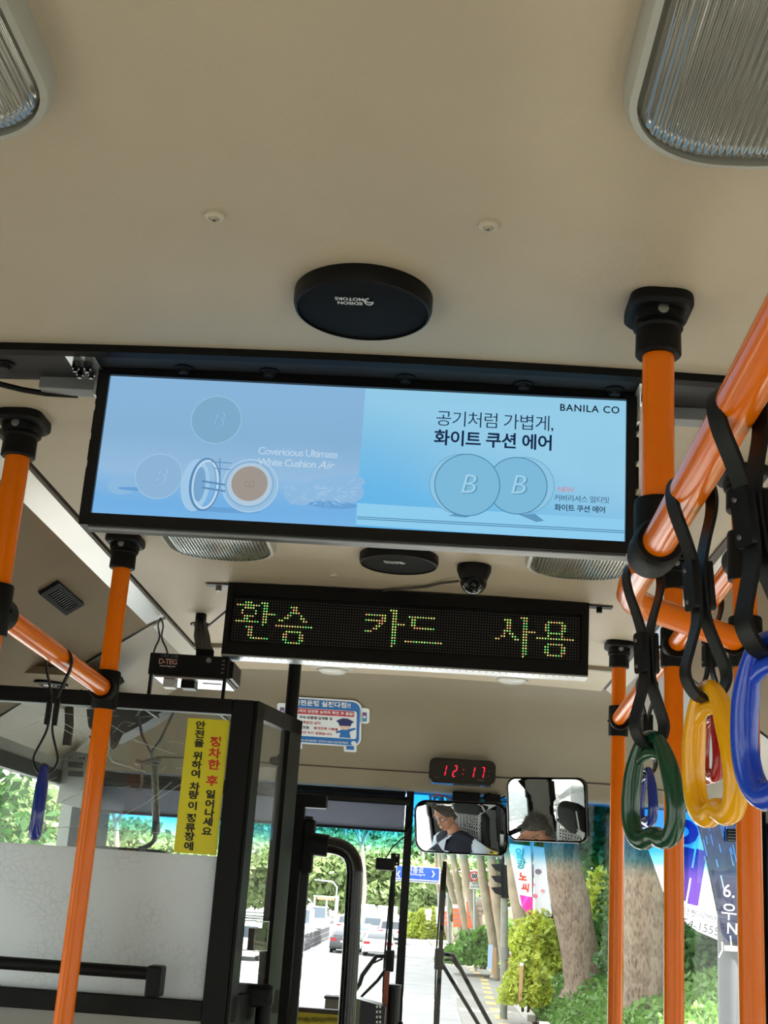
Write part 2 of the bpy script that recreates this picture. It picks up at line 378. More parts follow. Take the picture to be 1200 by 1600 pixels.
# ================================================================== CEILING FITTINGS
def lamp_cover_mat():
    m = bpy.data.materials.new('ribbed_lens'); m.use_nodes = True; nt = m.node_tree; b = nt.nodes['Principled BSDF']
    b.inputs['Base Color'].default_value = (*s2l((138, 136, 126)), 1); b.inputs['Metallic'].default_value = .45
    b.inputs['Roughness'].default_value = .12; b.inputs['Coat Weight'].default_value = .6; b.inputs['Coat Roughness'].default_value = .03
    _m['ribbed_lens'] = m; return m
M_lens = lamp_cover_mat()
M_lhous = mat('lamp_housing', (168, 166, 156), .4)
def lamp(cx, yend, L, label):
    t = thing('ceiling_light', label, 'ceiling light', (cx, yend-L/2, 2.296), 'oval ceiling lamps')
    w = .215; z = ceil_z(cx)
    outer = rr(w, L, .095, 10); inner = rr(w-.020, L-.020, .087, 10)
    g = G(); c = Vector((cx, yend-L/2, 0)); n = len(outer); vs = []
    for poly, zz in ((outer, z+.003), (outer, z-.012), (rr(w-.008, L-.008, .092, 10), z-.020), (inner, z-.021), (inner, z-.012)):
        vs += [(c.x+p[0], c.y+p[1], zz) for p in poly]
    g.add(vs, [(k*n+i, k*n+(i+1) % n, (k+1)*n+(i+1) % n, (k+1)*n+i) for k in range(4) for i in range(n)])
    obj('housing', g, M_lhous, t)
    # ribbed, slightly domed cover
    g = G(); W = w-.020; Ln = L-.020; nr = 32; NS = nr*6; NY = 24
    def fn(a, b):
        x = -W/2+W*a; r = .08
        ymax = Ln/2 if abs(x) < W/2-r else Ln/2-r+math.sqrt(max(0, r*r-(abs(x)-(W/2-r))**2))
        y = ymax*(2*b-1); ed = min(1, (ymax-abs(y))/.03, (W/2-abs(x))/.03); ed = math.sin(max(0, ed)*PI/2)
        return (c.x+x, c.y+y, z-.013-.014*ed-.0011*math.cos(a*nr*2*PI)*ed)
    g.grid(fn, NS, NY)
    obj('ribbed_cover', g, M_lens, t, smooth=180)
    return t
lamp(-.449, .968, .50, 'oval ribbed ceiling lamp at the top left corner, above the left pole')
lamp(.232, .964, .50, 'oval ribbed ceiling lamp at the top right corner, reflecting red lines')
lamp(-.428, 2.422, .50, 'ribbed ceiling lamp peeping out under the left half of the advertising screen')
lamp(.262, 2.415, .50, 'ribbed ceiling lamp peeping out under the right end of the advertising screen')
M_cap = mat('cream_cap', (190, 180, 160), .4)
def cap(px, py, r, label):
    p = P(px, py, z=2.298); p.z = ceil_z(p.x)
    t = thing('screw_cover', label, 'screw cover', p, 'ceiling screw covers')
    obj('cap', G().lathe([(r, 0), (r*.93, .003), (r*.55, .005), (r*.5, .0035), (r*.25, .0035), (r*.2, .006), (0, .006)], p, (0, 0, -1), 24), M_cap, t)
    obj('screw', G().lathe([(r*.18, 0), (r*.15, .0075), (0, .0075)], p, (0, 0, -1), 10), M_steel, t)
cap(335, 337, .0105, 'round cream screw cover on the ceiling left of the nearest speaker')
cap(763, 352, .0105, 'round cream screw cover on the ceiling right of the nearest speaker')
cap(521, 898, .009, 'small cream screw cover on the ceiling left of the far round speaker')
# speakers
M_mesh = mat('speaker_grille', (6, 6, 7), .8, bump=1.0, bscale=1100, spec=.2)
M_wht_ink = mat('white_print', (225, 225, 225), .6)
def speaker(cx, cy, r, label, writing):
    z = ceil_z(cx); t = thing('ceiling_speaker', label, 'speaker', (cx, cy, z), 'round ceiling speakers')
    obj('rim', G().lathe([(r, 0), (r, .013), (r*.975, .019), (r*.945, .020), (r*.94, .016)], (cx, cy, z), (0, 0, -1), 64), M_blk, t)
    obj('grille', G().lathe([(r*.945, .017), (r*.6, .020), (0, .0215)], (cx, cy, z), (0, 0, -1), 64), M_mesh, t)
    rows = G()
    for i in range(-14, 15):
        for j in range(-14, 15):
            if i*i+j*j < 190:
                x = cx+i*r*.062; y = cy+j*r*.062; rows.add([(x-.0009, y, z-.0222), (x, y-.0009, z-.0222), (x+.0009, y, z-.0222), (x, y+.0009, z-.0222)], [(0, 1, 2, 3)])
    g = G(); o = Vector((cx-.012*r/.075, cy-.42*r, z-.0226)); u = Vector((-1, 0, 0)); v = Vector((0, 1, 0))
    # reads the right way up for someone facing the rear: u = -X, v towards the front, seen from below
    if writing:
        text(g, 'EDISON', .0078, o+v*.0050, u, v*1.25, bold=.02); text(g, 'MOTORS', .0078, o-v*.0050, u, v*1.25, bold=.02)
        e = o-u*.021
        pts = [e+Vector((math.cos(a)*.0045, math.sin(a)*.0075, 0)) for a in [k*.4 for k in range(13)]]
        g.ribbon(pts, (0, 0, 1), .0006, .0014); g.ribbon([e+Vector((-.006, -.003, 0)), e+Vector((0, .002, 0)), e+Vector((.005, .001, 0))], (0, 0, 1), .0006, .0014)
        obj('lettering', g, M_wht_ink, t, smooth=0)
sp1 = P(567, 482, z=2.285); speaker(sp1.x, sp1.y, .0775, 'black round ceiling speaker with white lettering, nearer than the advertising screen', True)
sp2 = P(623, 880, z=2.285); speaker(sp2.x, sp2.y, .0775, 'black round ceiling speaker between the advertising screen and the LED sign', True)
# black cross beam above the screen
bt = thing('cross_beam', 'long black cross beam on the ceiling just above the advertising screen', 'beam', (-.09, 1.48, 2.29))
g = G().grid(lambda a, b: (-.70+1.22*a, 1.437+.012*b, ceil_z(-.70+1.22*a)-.010-.002*b), 20, 1, (0, 0, .012)); obj('front_lip', g, M_blk, bt)
g = G().grid(lambda a, b: (-.70+1.22*a, 1.447+.095*b, ceil_z(-.70+1.22*a)-.006-.010*math.sin(b*PI)*0), 20, 2, (0, 0, .006)); obj('soffit', g, M_dgrey, bt)
for x in (P(15, 575, z=2.288).x, -.345, -.235, -.06, .09, .205):
    obj('bolt', G().lathe([(.013, 0), (.013, .002), (.0085, .0035), (.007, .008), (0, .0085)], (x, 1.49, ceil_z(x)-.006), (0, 0, -1), 18), M_blk, bt)
for xa, xb, ly in ((-.545, -.452, 1.545), (.262, .52, 1.545)):
    obj('channel', G().box((xa, ly-.014, 2.272), (xb, ly+.012, 2.289)), M_grey, bt, bevel=.001)
obj('mount_cable', G().tube([(-.70, 1.50, 2.284), (-.66, 1.507, 2.281), (-.63, 1.517, 2.277), (-.60, 1.529, 2.274), (-.57, 1.542, 2.272), (-.54, 1.552, 2.272), (-.50, 1.56, 2.275)], .004, 8), M_rub, bt)
# air outlets
def downlight(px, py, label):
    p = P(px, py, z=2.29); p.z = ceil_z(p.x)-.006; t = thing('air_outlet', label, 'air outlet', p, 'round white air outlets')
    obj('flange', G().lathe([(.065, 0), (.064, .004), (.048, .010), (.044, .006)], p, (0, 0, -1), 40), mat('outlet_white', (188, 184, 172), .35), t)
    obj('nozzle', G().lathe([(.040, .002), (.041, .013), (.034, .019), (0, .022)], p, (0, 0, -1), 40), mat('outlet_white2', (200, 198, 190), .3), t)
    obj('gap_ring', G().lathe([(.045, .004), (.0405, .007)], p, (0, 0, -1), 40), M_blk, t)
downlight(520, 1043, 'round white air outlet in the ceiling under the left part of the LED sign')
downlight(800, 1057, 'round white air outlet in the ceiling under the right part of the LED sign')
# vent in left cove panel
vn = Vector((.575, 0, -.818)); vu = UY; vv = vn.cross(vu)
def oncove(px, py): w = ray(px, py); o = Vector((0, 0, CZ)); p0 = Vector((TL-.035, 0, 2.272)); return o+w*((p0-o).dot(vn)/w.dot(vn))
vk = [oncove(63, 925), oncove(87, 905), oncove(127, 940), oncove(103, 958)]; vc = (vk[0]+vk[1]+vk[2]+vk[3])/4; vlen = ((vk[2]-vk[1]).length+(vk[3]-vk[0]).length)/2; vwid = ((vk[1]-vk[0]).length+(vk[2]-vk[3]).length)/2; print('VENT', vc, vlen, vwid)
t = thing('cove_vent', 'small black rectangular air vent in the left cove panel', 'air vent', vc)
g = G().prism(rr(.155, .088, .012), vc+vn*.0, vu, vu.cross(vn)*-1, .012, rr(.115, .052, .006)); 
g = G()
for a_, b_, w_, h_ in ((0, vwid*.40, vlen, vwid*.2), (0, -vwid*.40, vlen, vwid*.2), (vlen*.44, 0, vlen*.12, vwid*.6), (-vlen*.44, 0, vlen*.12, vwid*.6)): g.obox(vc+vu*a_+vv*b_+vn*.003, vu, vv, vn, w_, h_, .010)
obj('bezel', g, mat('vent_grey', (30, 31, 33), .8, spec=.1), t)
obj('backing', G().obox(vc-vn*.001, vu, vv, vn, vlen*.8, vwid*.65, .004), M_blk, t)
for k in range(11): obj('vane', G().obox(vc+vu*vlen*(-.36+.072*k)+vn*.004, vu, vv, vn, .003, vwid*.6, .005), M_dgrey, t)
# second vent behind recorder
vc = P(226, 1052, y=3.0)+Vector((.0, .14, .0)); vc.z = 2.135; vc.x = -.845
t = thing('cove_vent', 'second cove vent, half hidden behind the black recorder box', 'air vent', vc)
obj('bezel', G().prism(rr(.155, .088, .012), vc+vn*.006, vu, vn.cross(vu), .012, rr(.118, .050, .004)), mat('vent_grey', (42, 43, 46), .35), t)
obj('backing', G().obox(vc+vn*.006, vu, vv, vn, .125, .056, .004), M_blkg, t)
# round black outlet at far left
vc = P(75, 1069, z=2.095); t = thing('round_outlet', 'black ringed round air outlet above the driver partition at far left', 'air outlet', vc)
t2 = obj('soffit_panel', G().box((XL, 2.86, 2.098), (-.835, 3.75, 2.115)), M_cove, cl)
for r in (.048, .036, .024): obj('ring', G().lathe([(r, 0), (r-.001, .006), (r-.006, .006), (r-.007, 0)], vc+Vector((0, 0, .003)), (0, 0, -1), 36), M_blk, t)
obj('hub', G().lathe([(.012, 0), (.011, .007), (0, .008)], vc+Vector((0, 0, .003)), (0, 0, -1), 20), M_white, t)

# ================================================================== ADVERTISING SCREEN
TY = 1.5
t = thing('advertising_screen', 'wide black-framed screen showing a blue cosmetics advertisement, hung from the ceiling', 'screen', (-.11, TY, 2.29))
x0, x1, z0, z1 = -.4415, .2205, 2.0935, 2.2805
X0, X1, Z0, Z1 = -.4545, .2325, 2.078, 2.2925
g = G(); g.box((X0, TY-.006, Z0), (x0, TY+.03, Z1)); g.box((x1, TY-.006, Z0), (X1, TY+.03, Z1)); g.box((x0, TY-.006, Z0), (x1, TY+.03, z0)); g.box((x0, TY-.006, z1), (x1, TY+.03, Z1))
obj('bezel', g, mat('bezel_black', (9, 9, 10), .35, spec=.3), t)
obj('rear_case', G().box((X0+.004, TY+.03, Z0+.006), (X1-.004, TY+.048, Z1-.004)), M_blk, t)
obj('lower_edge', G().box((X0+.01, TY+.0, Z0-.002), (X1-.01, TY+.010, Z0-.0002)), M_grey, t)
for xx, d in ((X0, -1), (X1, 1)):
    for za, zb in ((2.245, 2.258), (2.205, 2.238), (2.168, 2.198), (2.088, 2.160)):
        obj('side_flange', G().box((xx, TY+.012, za), (xx+d*.007, TY+.040, zb)), M_blk, t, bevel=.002)
def pic(name, stops, nscale, namt, xk=0.0):
    m = bpy.data.materials.new(name); m.use_nodes = True; nt = m.node_tree; nt.nodes.clear()
    tc = nt.nodes.new('ShaderNodeTexCoord'); sp = nt.nodes.new('ShaderNodeSeparateXYZ'); nt.links.new(tc.outputs['Object'], sp.inputs[0])
    no = nt.nodes.new('ShaderNodeTexNoise'); no.inputs['Scale'].default_value = nscale; nt.links.new(tc.outputs['Object'], no.inputs[0])
    a = nt.nodes.new('ShaderNodeMath'); a.operation = 'MULTIPLY_ADD'; nt.links.new(no.outputs[0], a.inputs[0]); a.inputs[1].default_value = namt
    xx_ = nt.nodes.new('ShaderNodeMath'); xx_.operation = 'MULTIPLY_ADD'; nt.links.new(sp.outputs[0], xx_.inputs[0]); xx_.inputs[1].default_value = xk; nt.links.new(sp.outputs[2], xx_.inputs[2]); nt.links.new(xx_.outputs[0], a.inputs[2])
    mr = nt.nodes.new('ShaderNodeMapRange'); nt.links.new(a.outputs[0], mr.inputs[0]); mr.inputs[1].default_value = z0-2.29+namt/2; mr.inputs[2].default_value = z1-2.29+namt/2
    cr_ = nt.nodes.new('ShaderNodeValToRGB'); nt.links.new(mr.outputs[0], cr_.inputs[0]); el = cr_.color_ramp.elements
    el[0].position = stops[0][0]; el[0].color = (*s2l(stops[0][1]), 1); el[1].position = stops[-1][0]; el[1].color = (*s2l(stops[-1][1]), 1)
    for p, c in stops[1:-1]: q = el.new(p); q.color = (*s2l(c), 1)
    e = nt.nodes.new('ShaderNodeEmission'); nt.links.new(cr_.outputs[0], e.inputs[0]); e.inputs[1].default_value = 1.0
    gl = nt.nodes.new('ShaderNodeBsdfGlossy'); gl.inputs['Roughness'].default_value = .12; gl.inputs[0].default_value = (.03, .03, .03, 1)
    ad = nt.nodes.new('ShaderNodeAddShader'); nt.links.new(e.outputs[0], ad.inputs[0]); nt.links.new(gl.outputs[0], ad.inputs[1])
    o = nt.nodes.new('ShaderNodeOutputMaterial'); nt.links.new(ad.outputs[0], o.inputs[0]); return m
xm = P(571, 608, y=TY).x
picL = obj('screen_picture', G().grid(lambda a, b: (x0+(xm-x0)*a, TY, z0+(z1-z0)*b), 1, 1), pic('picture_left', [(0, (118, 178, 228)), (.10, (112, 174, 226)), (.22, (128, 180, 224)), (.32, (146, 186, 220)), (.6, (132, 176, 212)), (1, (136, 180, 218))], 14, .02), t, smooth=0)
picR = obj('screen_picture', G().grid(lambda a, b: (xm+(x1-xm)*a, TY, z0+(z1-z0)*b), 1, 1), pic('picture_right', [(0, (92, 176, 230)), (.35, (104, 182, 230)), (.7, (130, 192, 228)), (1, (146, 202, 230))], 7, .05, .35), t, smooth=0)
def S(px, py, k=1): p = P(px, py, y=TY); return Vector((p.x, TY-.0004*k, p.z))
def spart(name, g, m, parent): return obj(name, g, m, parent, smooth=0)
def disc(g, px, py, r, k=1, ry=None, ax=0): # radius in world
    o = S(px, py, k); fill(g, circ(r, 48, ry=ry), o, UX, UZ)
PXW = .662/808   # metres per picture pixel
# left picture
def ringg(px, py, r, w, k, ry=None): 
    g = G(); o = S(px, py, k); ry = ry or r
    A = [o+UX*(r*math.cos(a))+UZ*(ry*math.sin(a)) for a in [2*PI*i/48 for i in range(48)]]; B = [o+UX*((r-w)*math.cos(a))+UZ*((ry-w)*math.sin(a)) for a in [2*PI*i/48 for i in range(48)]]
    return g.add(A+B, [(i, (i+1) % 48, 48+(i+1) % 48, 48+i) for i in range(48)])
for i_, (px, py, rx, ry) in enumerate(((190, 760, 22, 13), (520, 768, 48, 22), (470, 772, 26, 18), (540, 752, 30, 12))):
    g = G(); fill(g, circ(rx*PXW, 32, ry=ry*PXW), S(px, py, .55+.02*i_), UX, UZ)
    spart('pictured_feather', g, emis('pic_feather', (140, 184, 222)), picL)
fe = G()
for k in range(110):
    a = random.uniform(0, 2*PI); rr_ = random.uniform(.5, 1); cx_, cy_ = random.choice(((478, 770), (530, 765), (505, 775)))
    p = (cx_+34*rr_*math.cos(a), cy_+20*rr_*math.sin(a)); q = (p[0]+12*math.cos(a)+random.uniform(-3, 3), p[1]+9*math.sin(a)-random.uniform(0, 4))
    A, B = S(*p, .8), S(*q, .8); w = UZ*.0006; fe.add([A-w, A+w, B], [(0, 1, 2)])
stuff(spart('pictured_feather_strands', fe, emis('pic_feather2', (160, 198, 228)), picL))
for a_, b_, px, py in ((38, 6, 520, 789), (24, 3, 208, 764), (56, 4, 350, 797)):
    g = G(); fill(g, circ(a_*PXW, 32, ry=b_*PXW), S(px, py, .7), UX, UZ); spart('pictured_shadow', g, emis('pic_shadow', (104, 160, 212)), picL)
for px, py, r, c, cr2 in ((338, 656, 40, (126, 170, 202), (152, 192, 216)), (248, 744, 37, (140, 180, 214), (160, 196, 222))):
    g = G(); disc(g, px, py, r*PXW, 1.2); spart('pictured_case', g, emis('pic_%d' % px, c), picL); spart('pictured_case_rim', ringg(px, py, r*PXW, 1.5*PXW, 1.4), emis('pic_rim%d' % px, cr2), picL)
    g = G(); text(g, 'B', 36*PXW, S(px+1, py+1, 1.6), UX, UZ, shear=.25, bold=-.01); spart('pictured_initial', g, emis('pic_init%d' % px, tuple(min(255, x+26) for x in c)), picL)
    g = G(); text(g, 'B', 36*PXW, S(px, py+1, 1.8), UX, UZ, shear=.25, bold=-.012); spart('pictured_initial_face', g, emis('pic_initf%d' % px, tuple(x-4 for x in c)), picL)
g = G(); disc(g, 305, 758, 22*PXW, 1.5, 42*PXW); spart('pictured_case', g, emis('pic_c3', (160, 200, 230)), picL)
spart('pictured_case_rim', ringg(320, 757, 24*PXW, 7*PXW, 2, 43*PXW), emis('pic_c4', (88, 138, 184)), picL)
spart('pictured_case_rim', ringg(321, 757, 21*PXW, 4*PXW, 2.2, 40*PXW), emis('pic_c5', (186, 214, 234)), picL)
g = G(); disc(g, 312, 757, 9*PXW, 2.4, 28*PXW); spart('pictured_mirror', g, emis('pic_c6', (120, 165, 205)), picL)
g = G()
for a, b in (((316, 752), (352, 758)), ((316, 762), (352, 768))): A, B = S(*a, 2.6), S(*b, 2.6); g.ribbon([A, B], (0, 1, 0), .0002, 3*PXW)
for a, b in (((330, 722), (362, 724)), ((334, 732), (360, 734)), ((344, 716), (344, 744))): A, B = S(*a, 2.6), S(*b, 2.6); g.ribbon([A, B], (0, 1, 0), .0002, 1.4*PXW)
spart('pictured_hinge', g, emis('pic_c7', (96, 140, 180)), picL)
g = G(); disc(g, 391, 759, 43*PXW, 1.5); spart('pictured_case', g, emis('pic_c8', (150, 190, 222)), picL)
spart('pictured_case_rim', ringg(391, 759, 43*PXW, 1.6*PXW, 2), emis('pic_c9', (180, 206, 228)), picL)
g = G(); disc(g, 390, 757, 34*PXW, 2); spart('pictured_case', g, emis('pic_c10', (176, 200, 220)), picL)
spart('pictured_case_rim', ringg(390, 757, 37*PXW, 1.2*PXW, 2.2), emis('pic_c11', (118, 160, 196)), picL)
g = G(); disc(g, 390, 756, 28*PXW, 2.6); spart('pictured_powder', g, emis('pic_c12', (158, 150, 142)), picL)
g = G(); text(g, 'B', 24*PXW, S(391, 757, 3.2), Vector((0, 0, 1)), Vector((-1, 0, 0)), bold=-.03); spart('pictured_initial', g, emis('pic_c13', (136, 128, 122)), picL)
g = G(); text(g, 'Covericious Ultimate', 17*PXW, S(403, 705, 3), Vector((1, 0, -.0)), UZ, align='LEFT', space=.86); spart('lettering', g, emis('pic_txt1', (190, 212, 232)), picL); g = G(); text(g, 'White Cushion', 16.5*PXW, S(403, 722, 3), UX, UZ, align='LEFT', bold=.006, space=.88); text(g, 'Air', 18*PXW, S(497, 727, 3), UX, UZ, align='LEFT', bold=.006, shear=.35)
spart('lettering', g, emis('pic_txt1', (190, 212, 232)), picL)
# right picture
g = G(); g.add([S(558, 786, .9), S(976, 812, .9), S(974, 848.5, .9), S(556, 820, .9)], [(0, 1, 2, 3)]); spart('pictured_shelf', g, emis('pic_r1', (142, 204, 238)), picR)
g = G()
for ya, yb, c in ((808, 829, 1.3), (811, 832, 1.3)):
    g = G(); g.add([S(558, ya-1, 1.4), S(975, yb, 1.4), S(975, yb+1.3, 1.4), S(558, ya+.3, 1.4)], [(0, 1, 2, 3)]); spart('pictured_shelf_line', g, emis('pic_r2', (72, 128, 160)), picR)
if 0: spart('pictured_shelf_line', g, emis('pic_r2', (72, 128, 160)), picR)
g = G(); g.add([S(700, 806, 1.5), S(728, 809, 1.5), S(742, 804, 1.5), S(715, 802, 1.5)], [(0, 1, 2, 3)]); spart('pictured_shadow', g, emis('pic_r3', (96, 150, 186)), picR); g = G(); g.add([S(810, 804, 1.5), S(836, 803, 1.5), S(850, 814, 1.5), S(838, 816, 1.5)], [(0, 1, 2, 3)])
spart('pictured_shadow', g, emis('pic_r3', (96, 150, 186)), picR)
for (px, py, r, ox, c) in ((808, 759, 46, 12, 2), (730, 758, 50, -9, 3)):
    g = G(); disc(g, px+ox, py-1, (r-1)*PXW, c-.4); spart('pictured_case_side', g, emis('pic_r4%d' % px, (142, 196, 226)), picR)
    spart('pictured_case_rim', ringg(px+ox, py-1, (r-1)*PXW, 1.0*PXW, c-.2), emis('pic_r5', (104, 160, 190)), picR)
    g = G(); disc(g, px, py, r*PXW, c); spart('pictured_case', g, emis('pic_r6', (124, 184, 216)), picR)
    spart('pictured_case_rim', ringg(px, py, r*PXW, 1.3*PXW, c+.3), emis('pic_r7', (66, 126, 158)), picR)
    g = G(); text(g, 'B', 44*PXW, S(px+2, py+1, c+.5), UX, UZ, shear=.22); spart('pictured_initial', g, emis('pic_r8', (92, 150, 182)), picR)
    g = G(); text(g, 'B', 44*PXW, S(px, py, c+.7), UX, UZ, shear=.22, bold=-.008); spart('pictured_initial_face', g, emis('pic_r9', (160, 208, 232)), picR)
dk = emis('pic_dark', (22, 40, 74)); bk = emis('pic_black', (16, 22, 38))
up_ = UZ
g = G(); text(g, '공기처럼 가볍게,', 28*PXW, S(773, 660, 4), UX, up_, space=.9, bold=-.004); spart('lettering', g, dk, picR); g = G(); text(g, '커버리셔스 얼티밋', 11.6*PXW, S(909, 781, 4), UX, up_, space=.9, bold=-.004); spart('lettering', g, dk, picR)
g = G(); text(g, '화이트 쿠션 에어', 27*PXW, S(771, 690, 4), UX, up_, space=.95, bold=.022); spart('lettering', g, dk, picR); g = G(); text(g, '화이트 쿠션 에어', 11.6*PXW, S(906, 796, 4), UX, up_, space=.92, bold=.014); spart('lettering', g, dk, picR)
g = G(); text(g, 'BANILA CO', 16.2*PXW, S(921, 640, 4), UX, up_, space=1.12, bold=.014); spart('lettering', g, bk, picR)
g = G(); text(g, 'NEW', 11.5*PXW, S(884, 766, 4), UX, up_, space=.85); spart('lettering', g, emis('pic_red', (208, 130, 140)), picR)
# brackets of the screen
for xx, d in ((X0, -1), (X1, 1)):
    b = thing('screen_bracket', 'bright steel bracket with four black bolts at the %s end of the screen' % ('left' if d < 0 else 'right'), 'bracket', (xx+d*.015, TY, 2.285), 'screen brackets')
    obj('plate', G().box((xx-d*.002, TY-.045, 2.2860), (xx+d*.036, TY+.03, 2.2885)).box((xx+d*.001, TY-.01, 2.250), (xx+d*.004, TY+.03, 2.2865)), M_alu, b)
    for a in (.010, .025):
        for bb in (-.028, -.008): obj('bolt', G().cyl((xx+d*a, TY+bb, 2.2862), (xx+d*a, TY+bb, 2.276), .0052, n=6).cyl((xx+d*a, TY+bb, 2.276), (xx+d*a, TY+bb, 2.272), .003, n=8), M_blkg, b)

# ================================================================== LED SIGN
LY = 2.68
t = thing('led_sign', 'long black dot-matrix LED sign with green and amber Korean letters, under the ceiling', 'LED sign', (-.07, LY, 2.29))
lx0, lx1, lz0, lz1 = -.4655, .3195, 2.137, 2.2955
dx0, dx1, dz0, dz1 = -.4535, .3045, 2.163, 2.268
M_led = mat('led_case', (8, 8, 9), .45, bump=.15, bscale=900, spec=.2)
g = G(); g.box((lx0, LY-.004, lz0), (dx0, LY+.05, lz1)); g.box((dx1, LY-.004, lz0), (lx1, LY+.05, lz1)); g.box((dx0, LY-.004, lz0), (dx1, LY+.05, dz0)); g.box((dx0, LY-.004, dz1), (dx1, LY+.05, lz1)); g.box((dx0, LY+.006, dz0), (dx1, LY+.05, dz1))
obj('case', g, M_led, t)
obj('under_rail', G().box((lx0, LY-.004, lz0-.004), (lx1, LY+.05, lz0-.0005)), M_alu, t)
g = G()
for k in range(52):
    x = lx0+.03+k*(lx1-lx0-.06)/51; g.box((x-.0012, LY+.004, lz0-.0046), (x+.0012, LY+.009, lz0-.0038))
stuff(obj('rail_slots', g, M_blkg, t, smooth=0))
glyph = {
 0: ["", "4-6 10-12", "1-9 11-12", "4 5 6 7 11-12", "3 8 11-12", "3 8 11-12 13-15", "4-7 11-12", "4 5 11-12", "1-9 11-12", "11", "5-7", "6 7", "6 7", "6 7", "7-13", ""],
 1: ["", "", "5-7", "6-7", "5-8", "4 5 9", "3 4 9 10", "1 2 10 11", "", "0-13", "", "4-9", "3 4 9 10", "3 4 9 10", "3 4 9 10", "4-9"],
 3: ["", "10-12", "11-12", "1-8 11-12", "7-8 11-12", "1-8 11-12", "6-7 11-15", "5-6 11-12", "4-5 11-12", "1-3 11-12", "11-12", "11-12", "11-12", "11-12", "11", ""],
 4: ["", "", "", "1-10", "2-3", "2-3", "2-3", "3-10", "", "", "", "", "0-13", "", "", ""],
 6: ["", "10-12", "4-6 11-12", "5-6 11-12", "5-6 11-12", "5-6 11-12", "4-6 11-15", "4 6-7 11-12", "3-4 7-8 11-12", "1-2 8-9 11-12", "11-12", "11-12", "11-12", "11-12", "11-12", "11"],
 7: ["", "", "4-9", "3-4 9-10", "3-4 9-10", "3-4 9-10", "4-9", "4 9", "0-13", "", "4-9", "3-4 9-10", "3-4 9-10", "3-4 9-10", "4-9", ""]}
lit = set()
for gi, rows in glyph.items():
    for r, row in enumerate(rows):
        for tok in row.split():
            a, _, b = tok.partition('-'); 
            for c in range(int(a), int(b or a)+1): lit.add((gi*16+c, r))
pit = (dx1-dx0-.012)/127; un = G(); la, lb, lc = G(), G(), G()
for c in range(128):
    for r in range(16):
        x = dx0+.006+c*pit; z = dz1-.0075-r*(dz1-dz0-.015)/15; q = (x, LY+.0055, z)
        if (c, r) in lit:
            (random.choice((la, la, lb, lc))).add([(x+.00185*math.cos(a), LY+.004, z+.00185*math.sin(a)) for a in [k*PI/3 for k in range(6)]], [tuple(range(6))])
        else: un.add([(x+.0009*math.cos(a), LY+.005, z+.0009*math.sin(a)) for a in [k*PI/2 for k in range(4)]], [tuple(range(4))])
stuff(obj('unlit_dots', un, mat('led_off', (150, 150, 150), .4), t, smooth=0))
for gg, nm, c in ((la, 'led_lime', (200, 228, 120)), (lb, 'led_green', (110, 220, 120)), (lc, 'led_amber', (238, 170, 120))): stuff(obj('lit_dots', gg, emis(nm, c, 1.3), t, smooth=0))
for xx, d in ((lx0, -1), (lx1, 1)):
    obj('mount_tab', G().box((xx, LY+.005, 2.290), (xx+d*.052, LY+.03, 2.2925)), M_grey if d < 0 else M_dgrey, t)
    obj('mount_bolt', G().cyl((xx+d*.024, LY+.018, 2.291), (xx+d*.024, LY+.018, 2.279), .007, n=6), M_steel if d < 0 else M_blk, t)
# dome camera
p = P(741, 885, z=2.298); t = thing('dome_camera', 'small black dome security camera on the ceiling above the LED sign', 'camera', p)
obj('base', G().lathe([(.034, 0), (.034, .010), (.030, .020), (.026, .030)], p, (0, 0, -1), 32), M_blk, t)
obj('dome', G().ball(p+Vector((0, 0, -.030)), .027, n=24), M_blkg, t)
q = p+Vector((0, -.020, -.038)); obj('lens_ring', G().lathe([(.013, 0), (.013, .008), (.009, .008), (.008, .004), (0, .004)], q, (0, -.85, -.5), 24), M_blk, t)
obj('lens', G().ball(q+Vector((0, -.004, -.003)), .007, n=12), mat('lens_glass', (20, 24, 30), .05), t)
cp = [P(716, 908, z=2.29), P(690, 911, z=2.295), P(665, 917, z=2.296), P(640, 919, z=2.294), P(612, 921, z=2.296), P(585, 925, z=2.296)]
tag(obj('camera_cable', G().tube(cp, .0028, 8), mat('cable_grey', (70, 66, 58), .6)), 'thin grey cable running left from the dome camera to the LED sign', 'cable')

# ================================================================== RECORDER BOX (hung over the partition)
a = P(235, 1018, y=2.62); b = P(358, 1028, y=2.62); zt = a.z; 
rx0, rx1, rz1, rz0 = a.x, b.x, b.z+.002, b.z-.044; RY = 2.62
t = thing('recorder_box', 'black video recorder box with pinkish lettering on brackets above the partition', 'recorder', ((rx0+rx1)/2, RY+.05, rz0))
obj('case', G().box((rx0, RY, rz0), (rx1, RY+.15, rz1)), M_blk, t, bevel=.002)
obj('under_plate', G().box((rx0+.012, RY+.008, rz0-.004), (rx1-.004, RY+.14, rz0-.0005)), M_alu, t)
obj('side_fins', G().box((rx1, RY+.02, rz0+.004), (rx1+.008, RY+.13, rz1-.006)), M_blk, t)
g = G(); text(g, 'CRX 3108', .0085, (rx0+.042, RY-.0005, rz1-.006), UX, UZ, bold=.0); obj('model_lettering', g, mat('print_grey', (90, 110, 120), .5), t, smooth=0)
g = G(); text(g, 'D-TEG', .0155, (rx0+.040, RY-.0005, rz1-.018), UX, UZ, bold=.02, space=.85); obj('maker_lettering', g, mat('print_pink', (200, 150, 145), .5), t, smooth=0)
g = G(); text(g, 'www.d-teg.com', .0052, (rx0+.040, RY-.0005, rz1-.027), UX, UZ, bold=.01); obj('web_lettering', g, M_wht_ink, t, smooth=0)
obj('key_lock', G().lathe([(.0055, 0), (.0055, .004), (.003, .004), (.003, .002), (0, .002)], (rx1-.042, RY, rz1-.010), (0, -1, 0), 20), M_steel, t)
